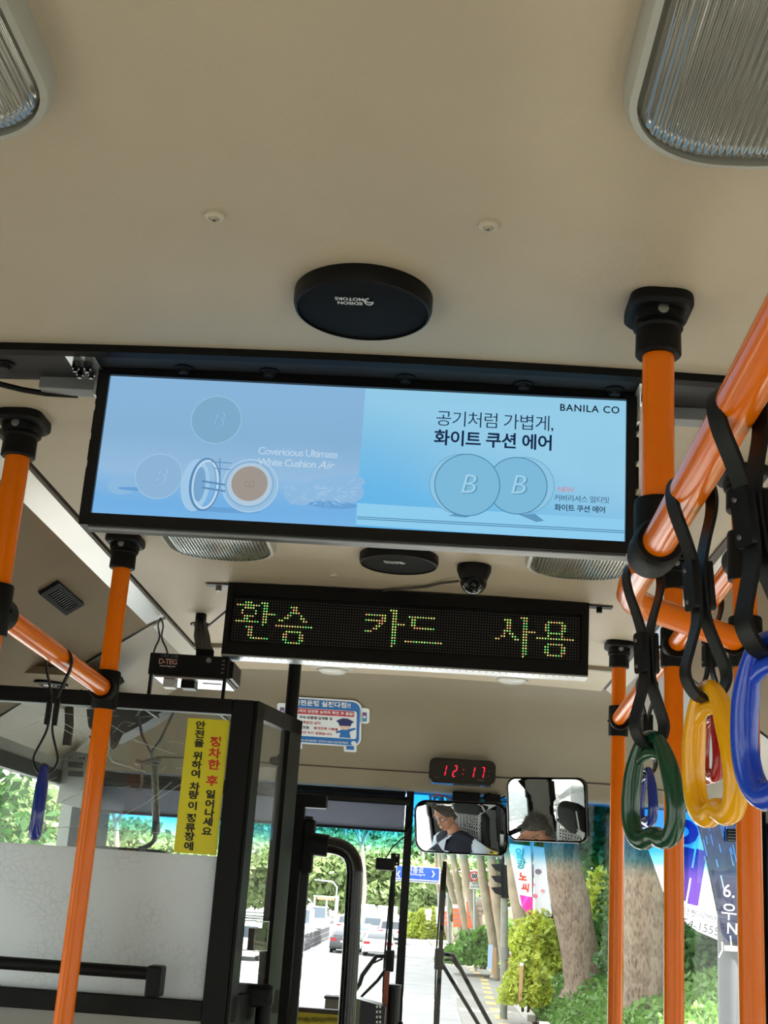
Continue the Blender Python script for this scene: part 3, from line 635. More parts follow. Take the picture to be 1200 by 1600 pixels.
for k in range(4): obj('indicator', G().box((rx1-.014, RY-.001, rz1-.010-.0085*k), (rx1-.008, RY+.001, rz1-.008-.0085*k)), M_grey, t)
for x in (rx0+.006, rx1-.006): obj('foot_bracket', G().box((x-.003, RY+.002, 2.000), (x+.003, RY+.014, rz0)).box((x-.003, RY+.002, 1.998), (x+.003, RY+.12, 2.003)), M_blk, t)
obj('connector', G().box((rx0+.03, RY+.02, rz0-.022), (rx0+.055, RY+.05, rz0-.004)), M_white, t, bevel=.001)
obj('connector', G().box((rx0+.066, RY+.03, rz0-.02), (rx0+.095, RY+.07, rz0-.004)), M_blk, t, bevel=.001)
obj('slot', G().box((rx1-.06, RY+.05, rz0-.005), (rx1-.02, RY+.06, rz0-.0035)), M_blk, t)
ct = thing('cable_bundle', 'thick bundle of black cables dropping from the ceiling into the recorder box', 'cable', P(315, 955, z=2.296))
c0 = P(315, 957, z=2.296); 
for k in range(9):
    dx = (k % 3-1)*.008; dy = (k//3-1)*.008
    e = Vector((rx0+.085+(k % 5)*.007, RY+.09+(k//5)*.02, rz1-.005))
    obj('cable', G().tube([c0+Vector((dx*.7, dy, .02)), c0+Vector((dx*.8, dy, -.02)), c0.lerp(e, .45)+Vector((dx, 0, -.004)), e+Vector((0, 0, .03)), e], .0058, 8), M_rub, ct)
obj('cable_tie', G().tube([c0+Vector((.022*math.cos(a), .017*math.sin(a), -.03)) for a in [k*PI/8 for k in range(16)]], .0035, 6, closed=True), M_blkg, ct)
obj('branch_cable', G().tube([c0+Vector((.012, 0, -.035)), c0+Vector((.03, -.02, -.03)), Vector((lx0+.01, LY+.055, 2.262))], .0025, 6), M_rub, ct)
w = thing('trim_wires', 'thin twisted black wires hanging from the left ceiling trim to the recorder', 'cable', P(251, 968, z=2.28))
q = P(251, 966, z=2.275)
for s_ in (-1, 1):
    pts = [q+Vector((0, 0, 0))]+[q.lerp(Vector((rx0+.012+.012*s_, RY+.05, rz1)), f)+Vector((.004*s_*math.sin(f*9), 0, 0)) for f in [k/8 for k in range(1, 8)]]+[Vector((rx0+.012+.016*s_, RY+.05, rz1))]
    obj('wire', G().tube(pts, .0022, 6), M_rub, w)

# ================================================================== POLES AND RAILS
PR = .017
def pole(x, y, zb, zt, label, joints=(), top=True, r=PR, rz=0):
    t = thing('grab_pole', label, 'grab pole', (x, y, zb), 'orange upright grab poles')
    obj('tube', G().cyl((x, y, zb), (x, y, zt), r, n=28), M_or, t)
    if top:
        c = Vector((x, y, ceil_z(x)))
        fl = rr(.068, .086, .022, 6)
        g = G(); n = len(fl)
        u = Vector((math.cos(rz), math.sin(rz), 0)); v = Vector((-math.sin(rz), math.cos(rz), 0)); vs = []
        for sc_, zz in ((.98, .001), (1, -.004), (1, -.011), (.90, -.015)): vs += [c+(u*p[0]+v*p[1])*sc_+UZ*zz for p in fl]
        g.add(vs, [(k*n+i, k*n+(i+1) % n, (k+1)*n+(i+1) % n, (k+1)*n+i) for k in range(3) for i in range(n)]+[tuple(range(3*n, 4*n))])
        f = obj('ceiling_flange', g, M_rub, t)
        g = G(); vs = []; fl2 = rr(.052, .062, .020, 6)
        for sc_, zz in ((1, -.013), (.97, -.026)): vs += [c+(u*p[0]+v*p[1])*sc_+UZ*zz for p in fl2]
        n = len(fl2); g.add(vs, [(i, (i+1) % n, n+(i+1) % n, n+i) for i in range(n)]+[tuple(range(n, 2*n))])
        g.lathe([(.026, .022), (.0265, .030), (.024, .033), (.0245, .060), (.0225, .062), (.018, .062)], c, (0, 0, -1), 28)
        obj('socket', g, M_rub, t)
        for s_ in (-1,): obj('screw', G().lathe([(.006, 0), (.006, .002), (.003, .003), (0, .002)], c+v*s_*.0305+Vector((0, 0, -.019)), v*s_, 12), M_steel, f)
    for jz, d, kind in joints:
        g = G(); d = Vector(d).normalized(); c = Vector((x, y, jz)); h = .036
        g.lathe([(.0178, -h), (.0225, -h), (.0235, -h+.003), (.0235, h-.003), (.0225, h), (.0178, h)], c, UZ, 28)
        if kind == 'T':
            g.lathe([(.021, 0), (.0235, .012), (.0245, .026), (.0245, .036), (.022, .038), (.018, .036)], c, d, 28)
            g.lathe([(0, .0), (.010, .0), (.008, .004), (0, .005)], c-d*.0235, -d, 12)
        j = obj('joint', g, M_rub, t)
        obj('grub_screw', G().lathe([(.003, 0), (.003, .002), (0, .002)], c+d.cross(UZ)*.0237, d.cross(UZ), 10), M_blkg, j)
    return t
near = pole(.2195, 1.262, 2.045, 2.29, 'short orange pole hanging from the ceiling at the right end of the advertising screen')
rz_ = 2.02
g = G(); c = Vector((.2195, 1.262, 2.052))
g.lathe([(.018, .02), (.0235, .02), (.0245, .015), (.0245, -.03)], c, UZ, 28); g.lathe([(.0175, -.032), (.0225, -.032), (.0250, -.026), (.0258, -.01), (.0258, .014), (.024, .030), (.0175, .030)], (.2165, 1.262, rz_), UY, 32)
obj('joint', g, M_rub, near)
p1 = pole(-.6155, 2.34, 0, 2.29, 'orange pole under the left end of the screen, running down past the yellow sticker', [(1.995, (0, -1, 0), 'T')])
l0 = pole(-.619, 1.70, 0, 2.29, 'thick orange pole at the left edge of the picture beside the screen', [(2.005, (.0, 1, 0), 'T')], r=.0175)
r3 = pole(.432, 1.775, 0, 2.29, 'orange pole at the right, behind the hanging yellow handle', [(2.162, (0, 1, 0), 'T'), (2.036, (-.56, -.83, 0), 'T')])
r2 = pole(.422, 2.262, 0, 2.29, 'orange pole behind the green handle, middle of the three right-hand poles', [(2.122, (0, -1, 0), 'T')])
r1 = pole(.441, 3.07, 0, 2.29, 'slim-looking far orange pole standing right of the two rear-view mirrors', [(2.10, (0, -1, 0), 'T')])
# rails
t = thing('overhead_rail', 'thick orange overhead rail with an elbow, slanting in from the right edge', 'grab rail', (.21, 1.2, 2.02))
pts = [(.200, .35, 2.02), (.204, .7, 2.02), (.212, 1.0, 2.02), (.2165, 1.26, 2.02), (.219, 1.42, 2.021), (.224, 1.47, 2.022), (.236, 1.515, 2.024), (.256, 1.550, 2.026), (.30, 1.607, 2.029), (.36, 1.686, 2.032), (.418, 1.757, 2.036)]
obj('bent_tube', G().tube(pts, .0170, 28), M_or, t)
t = thing('side_rail', 'orange rail joining the three right-hand poles one behind another', 'grab rail', (.42, 2.3, 2.12))
obj('tube', G().tube([(.430, 1.79, 2.162), (.4225, 2.255, 2.124)], .0165, 24), M_or, t)
obj('tube', G().tube([(.4225, 2.27, 2.124), (.438, 3.06, 2.102)], .0165, 24), M_or, t)
t = thing('side_rail', 'orange rail between the two left-hand poles with a blue handle on it', 'grab rail', (-.617, 2.0, 2.0))
obj('tube', G().tube([(-.6185, 1.70, 2.006), (-.616, 2.33, 1.996)], .0168, 24), M_or, t)

# ================================================================== HANGING HANDLES
def smooth_path(pts, n=4, closed=False):
    pts = [Vector(p) for p in pts]; m = len(pts); out = []
    for i in range(m if closed else m-1):
        p0 = pts[(i-1) % m] if closed or i > 0 else pts[i]; p1_, p2 = pts[i], pts[(i+1) % m]; p3 = pts[(i+2) % m] if closed or i < m-2 else p2
        for k in range(n):
            s = k/n; out.append(.5*((2*p1_)+(-p0+p2)*s+(2*p0-5*p1_+4*p2-p3)*s*s+(-p0+3*p1_-3*p2+p3)*s**3))
    if not closed: out.append(pts[-1])
    return out
M_strap = mat('strap_rubber', (18, 19, 21), .42, bump=.12, bscale=1200, spec=.25)
def handle(x, y, zr, color, label, twist, rot=0, sc_=1.0, lean=0, group='hanging strap handles', twr=None):
    "strap looped over a rail that runs along Y, ring below; twist turns the lower loop and the ring"
    t = thing('strap_handle', label, 'strap handle', (x, y, zr), group)
    def W(p, a): # rotate about z by an angle that grows downwards
        return Vector((p[0]*math.cos(a)-p[1]*math.sin(a), p[0]*math.sin(a)+p[1]*math.cos(a), p[2]))
    w = .017*sc_; t.rotation_euler.y = -math.radians(lean)
    up = [(0, .0192), (.0145, .0125), (.0198, 0), (.018, -.018), (.009, -.046), (.0035, -.070), (.0032, -.100), (.0050, -.118), (.0125, -.140), (.0185, -.158), (.0170, -.170), (.0095, -.181), (0, -.1845)]
    a1 = math.radians(rot); a2 = math.radians(twist)
    half = smooth_path([(p[0], 0, p[1]) for p in up], 4)
    full = half+[Vector((-p.x, 0, p.z)) for p in half[::-1][1:-1]]
    g = G(); vs = []; m = len(full)
    for i in range(m):
        A, B = full[(i-1) % m], full[(i+1) % m]; tt = (B-A).normalized(); nn = Vector((tt.z, 0, -tt.x))*.00165
        z = full[i].z; f = min(1, max(0, (-z-.03)/.10)); ang = a1*(1-f)+a2*f
        for q in (full[i]+Vector((0, -w/2, 0))-nn, full[i]+Vector((0, w/2, 0))-nn, full[i]+Vector((0, w/2, 0))+nn, full[i]+Vector((0, -w/2, 0))+nn): vs.append(W(q, ang))
    g.add(vs, [(i*4+k, i*4+(k+1) % 4, ((i+1) % m)*4+(k+1) % 4, ((i+1) % m)*4+k) for i in range(m) for k in range(4)])
    obj('strap', g, M_strap, t, world=False, smooth=50)
    af = a1*.5+a2*.5
    u = Vector((math.cos(af), math.sin(af), 0)); v = Vector((-math.sin(af), math.cos(af), 0))
    for s_ in (-1, 1):
        g = G().prism(rr(w*1.12, .044, .004, 3), u*s_*.0050+UZ*(-.085), v, UZ, .005*s_)
        c = obj('buckle', g, M_blk, t, world=False)
        for dz in (-.014, .014):
            obj('rivet', G().lathe([(.0022, 0), (.0018, .0012), (0, .0015)], u*s_*.0100+UZ*(-.085+dz)+v*.004, u*s_, 10), M_steel, c, world=False)
            if False: pass
    # ring: closed loop in its own plane; top bar passes through the strap loop
    ru = Vector((-math.sin(a2), math.cos(a2), 0)) # ring plane axis (horizontal)
    ring = [(0, -.174), (.010, -.1755), (.020, -.183), (.031, -.201), (.039, -.224), (.0425, -.246), (.040, -.264), (.031, -.2755), (.017, -.2780), (.006, -.2752), (0, -.2745)]
    L = ring+[(-p[0], p[1]) for p in ring[::-1][1:-1]]
    loop = smooth_path([ru*p[0]*.92+UZ*p[1] for p in L], 4, True); nL = len(loop)
    rs = []
    for p in loop:
        r_ = .0072+.0028*min(1, max(0, (-.178-p.z)/.03))
        rs.append(r_*sc_)
    obj('handle_ring', G().tube(loop, rs, 14, closed=True, up=Vector((math.cos(a2), math.sin(a2), 0))), color, t, world=False, smooth=80)
    br = [ru*s*.021+UZ*(-.190-.006*s*s) for s in (-1, -.5, 0, .5, 1)]
    obj('ring_web', G().tube(br, .0062, 10, flat=.8), color, t, world=False, smooth=80)
    return t
M_hg = mat('green_plastic', (8, 66, 44), .22, coat=.5); M_hy = mat('yellow_plastic', (250, 178, 0), .22, coat=.4)
M_hb = mat('blue_plastic', (20, 72, 205), .22, coat=.5); M_hr = mat('red_plastic', (170, 26, 24), .22, coat=.5); M_hdb = mat('dark_blue_plastic', (14, 46, 140), .2, coat=.6)
handle(.2185, 1.345, 2.012, M_hg, 'green strap handle hanging at the elbow of the overhead rail', 26, 14, lean=2.5)
handle(.2165, 1.075, 2.02, M_hy, 'yellow strap handle, the brightest of the hanging handles', 13, 18, lean=4)
handle(.2095, .872, 2.02, M_hb, 'large blue strap handle cut off by the right edge of the picture', 24, 24, lean=6)
handle(.428, 1.99, 2.146, M_hr, 'red strap handle seen through the opening of the yellow handle', 6, 8)
handle(.431, 2.60, 2.113, M_hdb, 'small blue strap handle seen through the opening of the green handle', 10, 8)
handle(-.617, 2.03, 1.996, M_hdb, 'blue strap handle on the left rail, seen edge-on against the partition', 17, 10)

# ================================================================== FRONT HEADER FITTINGS
def onplane(px, py, p0, n):
    w = ray(px, py); o = Vector((0, 0, CZ)); n = Vector(n); return o+w*((Vector(p0)-o).dot(n)/w.dot(n))
hn = Vector((0, -(2.19-2.078), -(4.0-3.90))).normalized()     # header face normal (towards the cabin)
hp0 = Vector((0, 3.955, 2.13))+hn*.003
hu = UX; hv = hn.cross(hu); hv = hv if hv.z > 0 else -hv
M_stw = mat('sticker_white', (218, 222, 224), .45); M_stb = mat('sticker_blue', (36, 104, 172), .45); M_str = mat('sticker_red', (176, 44, 58), .5); M_stk = mat('sticker_ink', (36, 36, 48), .5)
st = thing('bus_sticker', 'blue and white bus-shaped notice sticker on the front header beside the black post', 'sticker', onplane(505, 1128, hp0, hn))
def HP(px, py, k=0): return onplane(px, py, hp0+hn*(.0005*k), hn)
cs = HP(505, 1128); pxs = 3.97/1975
def hpoly(pts, k): return G().prism([(p[0], p[1]) for p in pts], cs+hn*(.0004*k), hu, hv, .0004)
W_, H_ = 118*pxs, 70*pxs*1.22
obj('sticker_sheet', G().prism(rr(W_, H_, .03), cs, hu, hv, .0004), M_stw, st, smooth=0)
for sx in (-1, 1):
    obj('mirror_tab', G().prism(rr(16*pxs, 28*pxs, .008, 4), cs+hu*sx*(W_/2+.008)+hv*.032, hu, hv, .0004), M_stw, st, smooth=0)
    obj('mirror_mark', G().prism(rr(7*pxs, 17*pxs, .003, 3), cs+hn*.0005+hu*sx*(W_/2+.009)+hv*.028, hu, hv, .0004), M_stb, st, smooth=0)
    for k_, c_ in ((0, M_str), (1, M_stw), (2, mat('sticker_teal', (60, 150, 170), .5))): obj('signal_dot', G().prism(circ(.0045, 12), cs+hn*.001+hu*sx*(W_/2+.009)+hv*(.038-.010*k_), hu, hv, .0003), c_, st, smooth=0)
    obj('wheel_tab', G().prism(rr(20*pxs, 14*pxs, .005, 3), cs+hu*sx*W_*.36-hv*(H_/2+.006), hu, hv, .0004), M_stw, st, smooth=0)
    obj('wheel_mark', G().prism(rr(12*pxs, 7*pxs, .002, 3), cs+hn*.0005+hu*sx*W_*.36-hv*(H_/2+.004), hu, hv, .0004), M_stb, st, smooth=0)
obj('blue_field', G().prism(rr(W_-.012, H_-.012, .025), cs+hn*.0006, hu, hv, .0004), M_stb, st, smooth=0)
obj('white_field', G().prism(rr(W_-.03, H_*.60, .008), cs+hn*.0012-hv*.004, hu, hv, .0003), M_stw, st, smooth=0)
obj('red_band', G().prism(rr(W_-.045, .020, .004), cs+hn*.0017+hv*H_*.21, hu, hv, .0003), M_str, st, smooth=0)
def htext(nm, s, size, dx, dy, m, bold=.04, k=5, **kw):
    g = G(); text(g, s, size, cs+hn*(.0005*k)+hu*dx+hv*dy, hu, hv, bold=bold, **kw); obj(nm, g, m, st, smooth=0)
htext('lettering', '안전운행 실천다짐!!', .0215, -.003, H_*.385, M_stw, .03)
htext('lettering', '승객의 안전한 승하차 확인 후 출발!', .0125, .004, H_*.212, M_stw, .02)
htext('lettering', '✓ 과속·급출발·급제동 등', .0115, -.088, H_*.08, M_stk, .02, align='LEFT')
htext('lettering', '난폭운전 금지', .0115, -.074, -H_*.03, M_str, .015, align='LEFT')
htext('lettering', '✓ 운전중', .0115, -.088, -H_*.14, M_stk, .02, align='LEFT')
htext('lettering', '휴대전화 사용을', .0115, -.030, -H_*.14, M_str, .015, align='LEFT')
htext('lettering', '절대 하지 않겠습니다.', .0115, -.074, -H_*.25, M_str, .015, align='LEFT')
htext('lettering', '전국자동차노동조합연맹 · 전국버스운송사업조합연합회', .0085, -.01, -H_*.415, M_stw, .01, space=.86)
obj('emblem', G().prism(circ(.008, 20), cs+hn*.002+hu*.096-hv*H_*.41, hu, hv, .0003), M_stw, st, smooth=0)
fx, fy = .068, -.018
M_navy = mat('sticker_navy', (30, 40, 92), .5)
obj('figure_coat', G().prism([(-.018, -.022), (.018, -.022), (.014, .0), (.034, .012), (.031, .017), (.006, .008), (-.008, .008), (-.028, -.002), (-.026, -.008), (-.014, -.004)], cs+hn*.002+hu*fx+hv*(fy-.012), hu, hv, .0003), M_stb, st, smooth=0)
obj('figure_face', G().prism(circ(.0165, 20, ry=.012), cs+hn*.0022+hu*fx+hv*(fy+.007), hu, hv, .0003), mat('sticker_skin', (214, 180, 168), .5), st, smooth=0)
obj('figure_cap', G().prism([(-.018, -.008), (.018, -.008), (.020, .002), (.028, .008), (.008, .019), (-.008, .019), (-.028, .008), (-.020, .002)], cs+hn*.0026+hu*fx+hv*(fy+.018), hu, hv, .0003), M_navy, st, smooth=0)
# digital clock
kc = P(722, 1208, y=3.985); t = thing('digital_clock', 'black digital clock with red glowing digits 12:17 on the front header', 'clock', kc)
kv = Vector((0, .12, .99)).normalized(); kn = Vector((0, -.99, .12))
obj('case', G().prism(rr(.205, .078, .020), kc, UX, kv, .022), M_blkg, t, bevel=.003)
seg = {'a': ((-.5, 1), (.5, 1)), 'b': ((.5, 1), (.5, 0)), 'c': ((.5, 0), (.5, -1)), 'd': ((-.5, -1), (.5, -1)), 'e': ((-.5, 0), (-.5, -1)), 'f': ((-.5, 1), (-.5, 0)), 'g': ((-.5, 0), (.5, 0))}
M_dig = emis('clock_red', (255, 40, 66), 1.6)
kf = kc+Vector((0, -.0005, 0))-UX.cross(kv)*(-1)*0
kfn = UX.cross(kv).normalized()
face = kc+kfn*.0005 if kfn.y < 0 else kc-kfn*.0005
face = kc+kfn*(.0226 if kfn.y < 0 else -.0006)
for cx_, sg in ((-.055, 'bc'), (-.023, 'abged'), (.032, 'bc'), (.062, 'abc')):
    g = G()
    for s_ in sg:
        (ax, ay), (bx, by) = seg[s_]
        def q(x, y): return face+UX*(cx_+.0085*2*x*.5+.0028*y*1.0)+kv*(y*.0165)
        A, B = q(ax, ay), q(bx, by); d = (B-A)*.10; g.bar(A+d, B-d, .0032, .0008, up=(0, 1, 0))
    obj('digit', g, M_dig, t, smooth=0)
for cx_, dy, m_ in ((.004, .006, M_dig), (.002, -.008, M_dig), (.082, .006, M_grey), (.082, -.009, M_grey)): obj('dot', G().cyl(face+UX*cx_+kv*dy, face+UX*cx_+kv*dy+Vector((0, -.0008, 0)), .0014, n=10), m_, t)
g = G(); text(g, 'CLOCK', .006, face+UX*.058-kv*.024+Vector((0, -.0003, 0)), UX, kv); text(g, '———', .006, face-UX*.078-kv*.022+Vector((0, -.0003, 0)), UX, kv); obj('lettering', g, M_grey, t, smooth=0)
# clutter above the windshield: small black module and wires
t = thing('sensor_module', 'black connector blocks and wires tucked above the left mirror under the header', 'device', P(735, 1240, y=4.05))
a, b = P(707, 1240, y=4.05), P(750, 1252, y=4.05); obj('block', G().box((a.x, 4.04, b.z-.004), (b.x, 4.08, a.z+.006)), M_blk, t, bevel=.002)
a = P(757, 1240, y=4.05); obj('block', G().box((a.x, 4.04, a.z-.03), (a.x+.05, 4.08, a.z-.002)), M_blk, t, bevel=.002)
obj('red_wire', G().tube([P(672, 1246, y=4.06), P(682, 1241, y=4.05), P(700, 1246, y=4.05), P(712, 1252, y=4.05)], .0022, 6), mat('red_wire', (150, 30, 40), .5), t)
obj('wire', G().tube([P(750, 1250, y=4.05), P(764, 1240, y=4.05), P(776, 1250, y=4.05), P(790, 1244, y=4.05)], .003, 6), M_rub, t)
obj('wire', G().tube([P(720, 1250, y=4.06), P(745, 1244, y=4.04), P(770, 1254, y=4.05), P(795, 1252, y=4.05)], .0022, 6), M_rub, t)
# roller blind
t = thing('roller_blind', 'pale rolled-down sun blind with black bars across the top left of the windshield', 'blind', P(560, 1245, y=4.06))
a = P(150, 1222, y=4.06); b = P(640, 1245, y=4.06); bx0, bx1 = a.x, b.x; zb_ = P(560, 1247, y=4.06).z
obj('roller', G().cyl((bx0, 4.06, zb_), (bx1, 4.06, zb_), .0135, n=16), M_blk, t)
zc_ = P(560, 1293, y=4.06).z
g = G().grid(lambda a, b: (bx0+.01+(bx1-.022-bx0)*a, 4.066+.002*math.sin(a*21), zb_+(zc_-zb_)*b), 40, 2, (0, .001, 0)); obj('fabric', g, mat('blind_fabric', (150, 150, 158), .8, transl=.45, bump=.3, bscale=900), t)
obj('bottom_bar', G().box((bx0+.005, 4.058, zc_-.006), (bx1, 4.072, zc_+.002)), M_blk, t)
g = G(); text(g, 'S', .035, P(503, 1256, y=4.055), UX, UZ); obj('lettering', g, mat('blind_ink', (90, 140, 180), .6), t, smooth=0)
# rear-view mirrors
M_mir = mat('mirror_glass', (235, 238, 240), 0.0, metal=1)
def mirror(c, n, w, h, r, Rc, label, arms):
    n = Vector(n).normalized(); u = UZ.cross(n)*-1; u.normalize(); u = u if u.x > 0 else -u; v = n.cross(u); v = v if v.z > 0 else -v
    t = thing('rear_view_mirror', label, 'mirror', c, 'inside rear-view mirrors')
    poly = rr(w, h, r, 8); N = len(poly); vs = []; K = 14
    def sag(x, y): return -(x*x+y*y)/(2*Rc)
    for k in range(K):
        s = 1-k/K
        for x, y in rr(w-.006, h-.006, r-.003, 8): vs.append(c+u*x*s+v*y*s+n*(sag(x*s, y*s)+.002))
    vs.append(c+n*.002); fs = [(k*N+i, k*N+(i+1) % N, (k+1)*N+(i+1) % N, (k+1)*N+i) for k in range(K-1) for i in range(N)]
    fs += [((K-1)*N+i, (K-1)*N+(i+1) % N, K*N) for i in range(N)]
    obj('glass', (vs, fs), M_mir, t, smooth=180)
    g = G(); vs = []
    for s, dz in ((1, .0015), (1.012, .004), (1.03, .002), (1.03, -.010), (.9, -.024), (.3, -.03)):
        vs += [c+u*x*s+v*y*s+n*(sag(x, y)+dz) for x, y in poly]
    g.add(vs, [(k*N+i, k*N+(i+1) % N, (k+1)*N+(i+1) % N, (k+1)*N+i) for k in range(5) for i in range(N)]+[tuple(range(5*N, 6*N))])
    obj('shell', g, M_blkg, t)
    for pts in arms: obj('arm', G().tube([Vector(p) for p in pts], .006, 8), M_blk, t)
    return t
DH = Vector((-.655, 3.16, 1.40)); LIFT = Vector((0, 0, .17))        # the driver's head; the cab floor is raised by LIFT
m1 = P(719, 1294, y=3.92); d1 = (Vector((0, 0, CZ))-m1).normalized()+(DH+LIFT+Vector((.02, -.14, -.17))-m1).normalized()
mirror(m1, d1, .288, .152, .036, 1.65, 'left inside mirror showing the driver in profile, below the clock', [[m1+Vector((.0, .03, 0)), m1+Vector((.0, .10, .05)), (m1.x, 4.09, 2.01)]])
m2 = P(853, 1265, y=3.68); d2 = (Vector((0, 0, CZ))-m2).normalized()+(DH+LIFT+Vector((-.02, -.12, .145))-m2).normalized()
mirror(m2, d2, .242, .174, .027, 2.6, 'right inside mirror showing a headrest and the top of the driver head', [[m2+Vector((0, .03, 0)), m2+Vector((0, .1, .06)), (m2.x, 4.09, 2.04)], [m2+Vector((-.12, .02, -.07)), P(784, 1330, y=4.0), P(782, 1340, y=4.05)]])

# ================================================================== DRIVER PARTITION
PY = 2.5
M_pvc = glassy('clear_plastic', (.90, .93, .92), .045, .05, haze=.07, hazecol=(150, 155, 155))
def frost():
    m = bpy.data.materials.new('frosted_film'); m.use_nodes = True; nt = m.node_tree; b = nt.nodes['Principled BSDF']
    tc = nt.nodes.new('ShaderNodeTexCoord'); vo = nt.nodes.new('ShaderNodeTexVoronoi'); vo.feature = 'DISTANCE_TO_EDGE'; vo.inputs['Scale'].default_value = 70
    nt.links.new(tc.outputs['Object'], vo.inputs['Vector'])
    no = nt.nodes.new('ShaderNodeTexNoise'); no.inputs['Scale'].default_value = 7; nt.links.new(tc.outputs['Object'], no.inputs[0])
    mr = nt.nodes.new('ShaderNodeMapRange'); nt.links.new(vo.outputs[0], mr.inputs[0]); mr.inputs[1].default_value = 0; mr.inputs[2].default_value = .08; mr.inputs[3].default_value = .86; mr.inputs[4].default_value = 1
    n2 = nt.nodes.new('ShaderNodeMapRange'); nt.links.new(no.outputs[0], n2.inputs[0]); n2.inputs[1].default_value = .45; n2.inputs[2].default_value = .6
    mx = nt.nodes.new('ShaderNodeMix'); nt.links.new(n2.outputs[0], mx.inputs[0]); mx.inputs[2].default_value = 1; nt.links.new(mr.outputs[0], mx.inputs[3])
    m2_ = nt.nodes.new('ShaderNodeMix'); m2_.data_type = 'RGBA'; m2_.blend_type = 'MULTIPLY'; m2_.inputs[0].default_value = 1; m2_.inputs[6].default_value = (*s2l((248, 251, 255)), 1); nt.links.new(mx.outputs[0], m2_.inputs[7])
    nt.links.new(m2_.outputs[2], b.inputs['Base Color']); b.inputs['Roughness'].default_value = .35
    tr = nt.nodes.new('ShaderNodeBsdfTranslucent'); nt.links.new(m2_.outputs[2], tr.inputs[0])
    ms = nt.nodes.new('ShaderNodeMixShader'); ms.inputs[0].default_value = .72; nt.links.new(b.outputs[0], ms.inputs[1]); nt.links.new(tr.outputs[0], ms.inputs[2])
    nt.links.new(ms.outputs[0], nt.nodes['Material Output'].inputs[0]); return m
t = thing('driver_partition', 'black-framed driver partition, clear plastic above and frosted film below', 'partition', (-.6, PY, 0))
gx1 = P(341, 1335, y=PY).x; gz1 = P(180, 1106, y=PY).z; gz0 = P(160, 1552, y=PY).z; fz = P(172, 1327, y=PY).z; tz = P(190, 1083, y=PY).z; bz = P(160, 1584, y=PY).z
Ax = P(398, 1100, y=PY).x
B = P(466, 1127, z=tz); B = Vector((B.x, B.y, tz))
obj('top_rail', G().box((XL, PY-.012, gz1), (gx1, PY+.018, tz)), M_frame, t, bevel=.002)
obj('bottom_rail', G().box((XL, PY-.012, bz), (gx1, PY+.018, gz0)), M_frame, t, bevel=.002)
obj('corner_post', G().hexa([(gx1, PY-.012, 0), (Ax, PY-.012, 0), (Ax+.006, PY+.006, 0), (gx1, PY+.02, 0), (gx1, PY-.012, tz), (Ax, PY-.012, tz), (Ax+.006, PY+.006, tz), (gx1, PY+.02, tz)]), M_frame, t, bevel=.002)
obj('lower_panel', G().box((XL, PY-.004, 0), (Ax, PY+.012, bz)), mat('lower_panel_grey', (140, 140, 138), .6, bump=.2), t)
obj('clear_pane', G().box((XL, PY+.002, fz), (gx1, PY+.0035, gz1)), M_pvc, t)
obj('frosted_film', G().box((XL, PY-.001, gz0), (gx1, PY+.002, fz)), frost(), t)
A_ = Vector((Ax, PY, 0)); Bb = Vector((B.x, B.y, 0)); du = (Bb-A_).normalized(); L_ = (Bb-A_).length; dn = du.cross(UZ)
def ch(a, z, off=0): p = A_+du*(L_*a)+dn*off; return Vector((p.x, p.y, z))
def chbox(a0, a1, z0_, z1_, w=.02, off=0): return G().hexa([ch(a0, z0_, off-w/2), ch(a1, z0_, off-w/2), ch(a1, z0_, off+w/2), ch(a0, z0_, off+w/2), ch(a0, z1_, off-w/2), ch(a1, z1_, off-w/2), ch(a1, z1_, off+w/2), ch(a0, z1_, off+w/2)])
gzc = 1.465
obj('side_top_rail', chbox(0, 1, gz1-.002, tz), M_frame, t); obj('side_bottom_rail', chbox(0, 1, gzc-.045, gzc), M_frame, t)
obj('side_post', chbox(.72, 1, 0, tz), M_frame, t); obj('side_post', chbox(-.02, .12, 0, tz), M_frame, t)
obj('side_pane', chbox(.12, .72, gzc, gz1, .002), glassy('side_plastic', (.86, .88, .88), .05, .05, haze=.10, hazecol=(160, 160, 160)), t)
obj('side_lower_panel', chbox(0, 1, 0, gzc-.045, .012), M_dgrey, t)
# scratches and creases in the clear plastic
cr3 = G(); rnd = random.Random(3)
def crease(pts, w=.0009): cr3.ribbon([P(px, py, y=PY-.002) for px, py in pts], (0, 0, 1), .0004, w) if False else cr3.tube([P(px, py, y=PY-.0015) for px, py in pts], w*.5, 4)
for pts in ([(0, 1205), (60, 1217), (105, 1226)], [(130, 1236), (75, 1263), (52, 1268), (43, 1282), (48, 1298)], [(56, 1296), (120, 1291), (150, 1290)], [(155, 1293), (230, 1254), (268, 1222)], [(155, 1296), (270, 1302)], [(172, 1132), (215, 1158), (272, 1178)],
            [(0, 1300), (20, 1320)], [(240, 1252), (262, 1238), (288, 1222)], [(0, 1145), (30, 1140), (60, 1128)], [(75, 1125), (100, 1140), (132, 1158)], [(60, 1118), (90, 1112), (140, 1122)], [(0, 1240), (25, 1258), (50, 1290)], [(100, 1130), (135, 1150)]): crease(pts)
for k in range(46):
    x = rnd.uniform(5, 285); y = rnd.uniform(1115, 1310); a = rnd.uniform(-.9, .5); l = rnd.uniform(6, 26); crease([(x, y), (x+l*math.cos(a), y+l*math.sin(a))], rnd.uniform(.0003, .0006))
stuff(obj('creases', cr3, mat('crease_white', (205, 208, 208), .3), t))
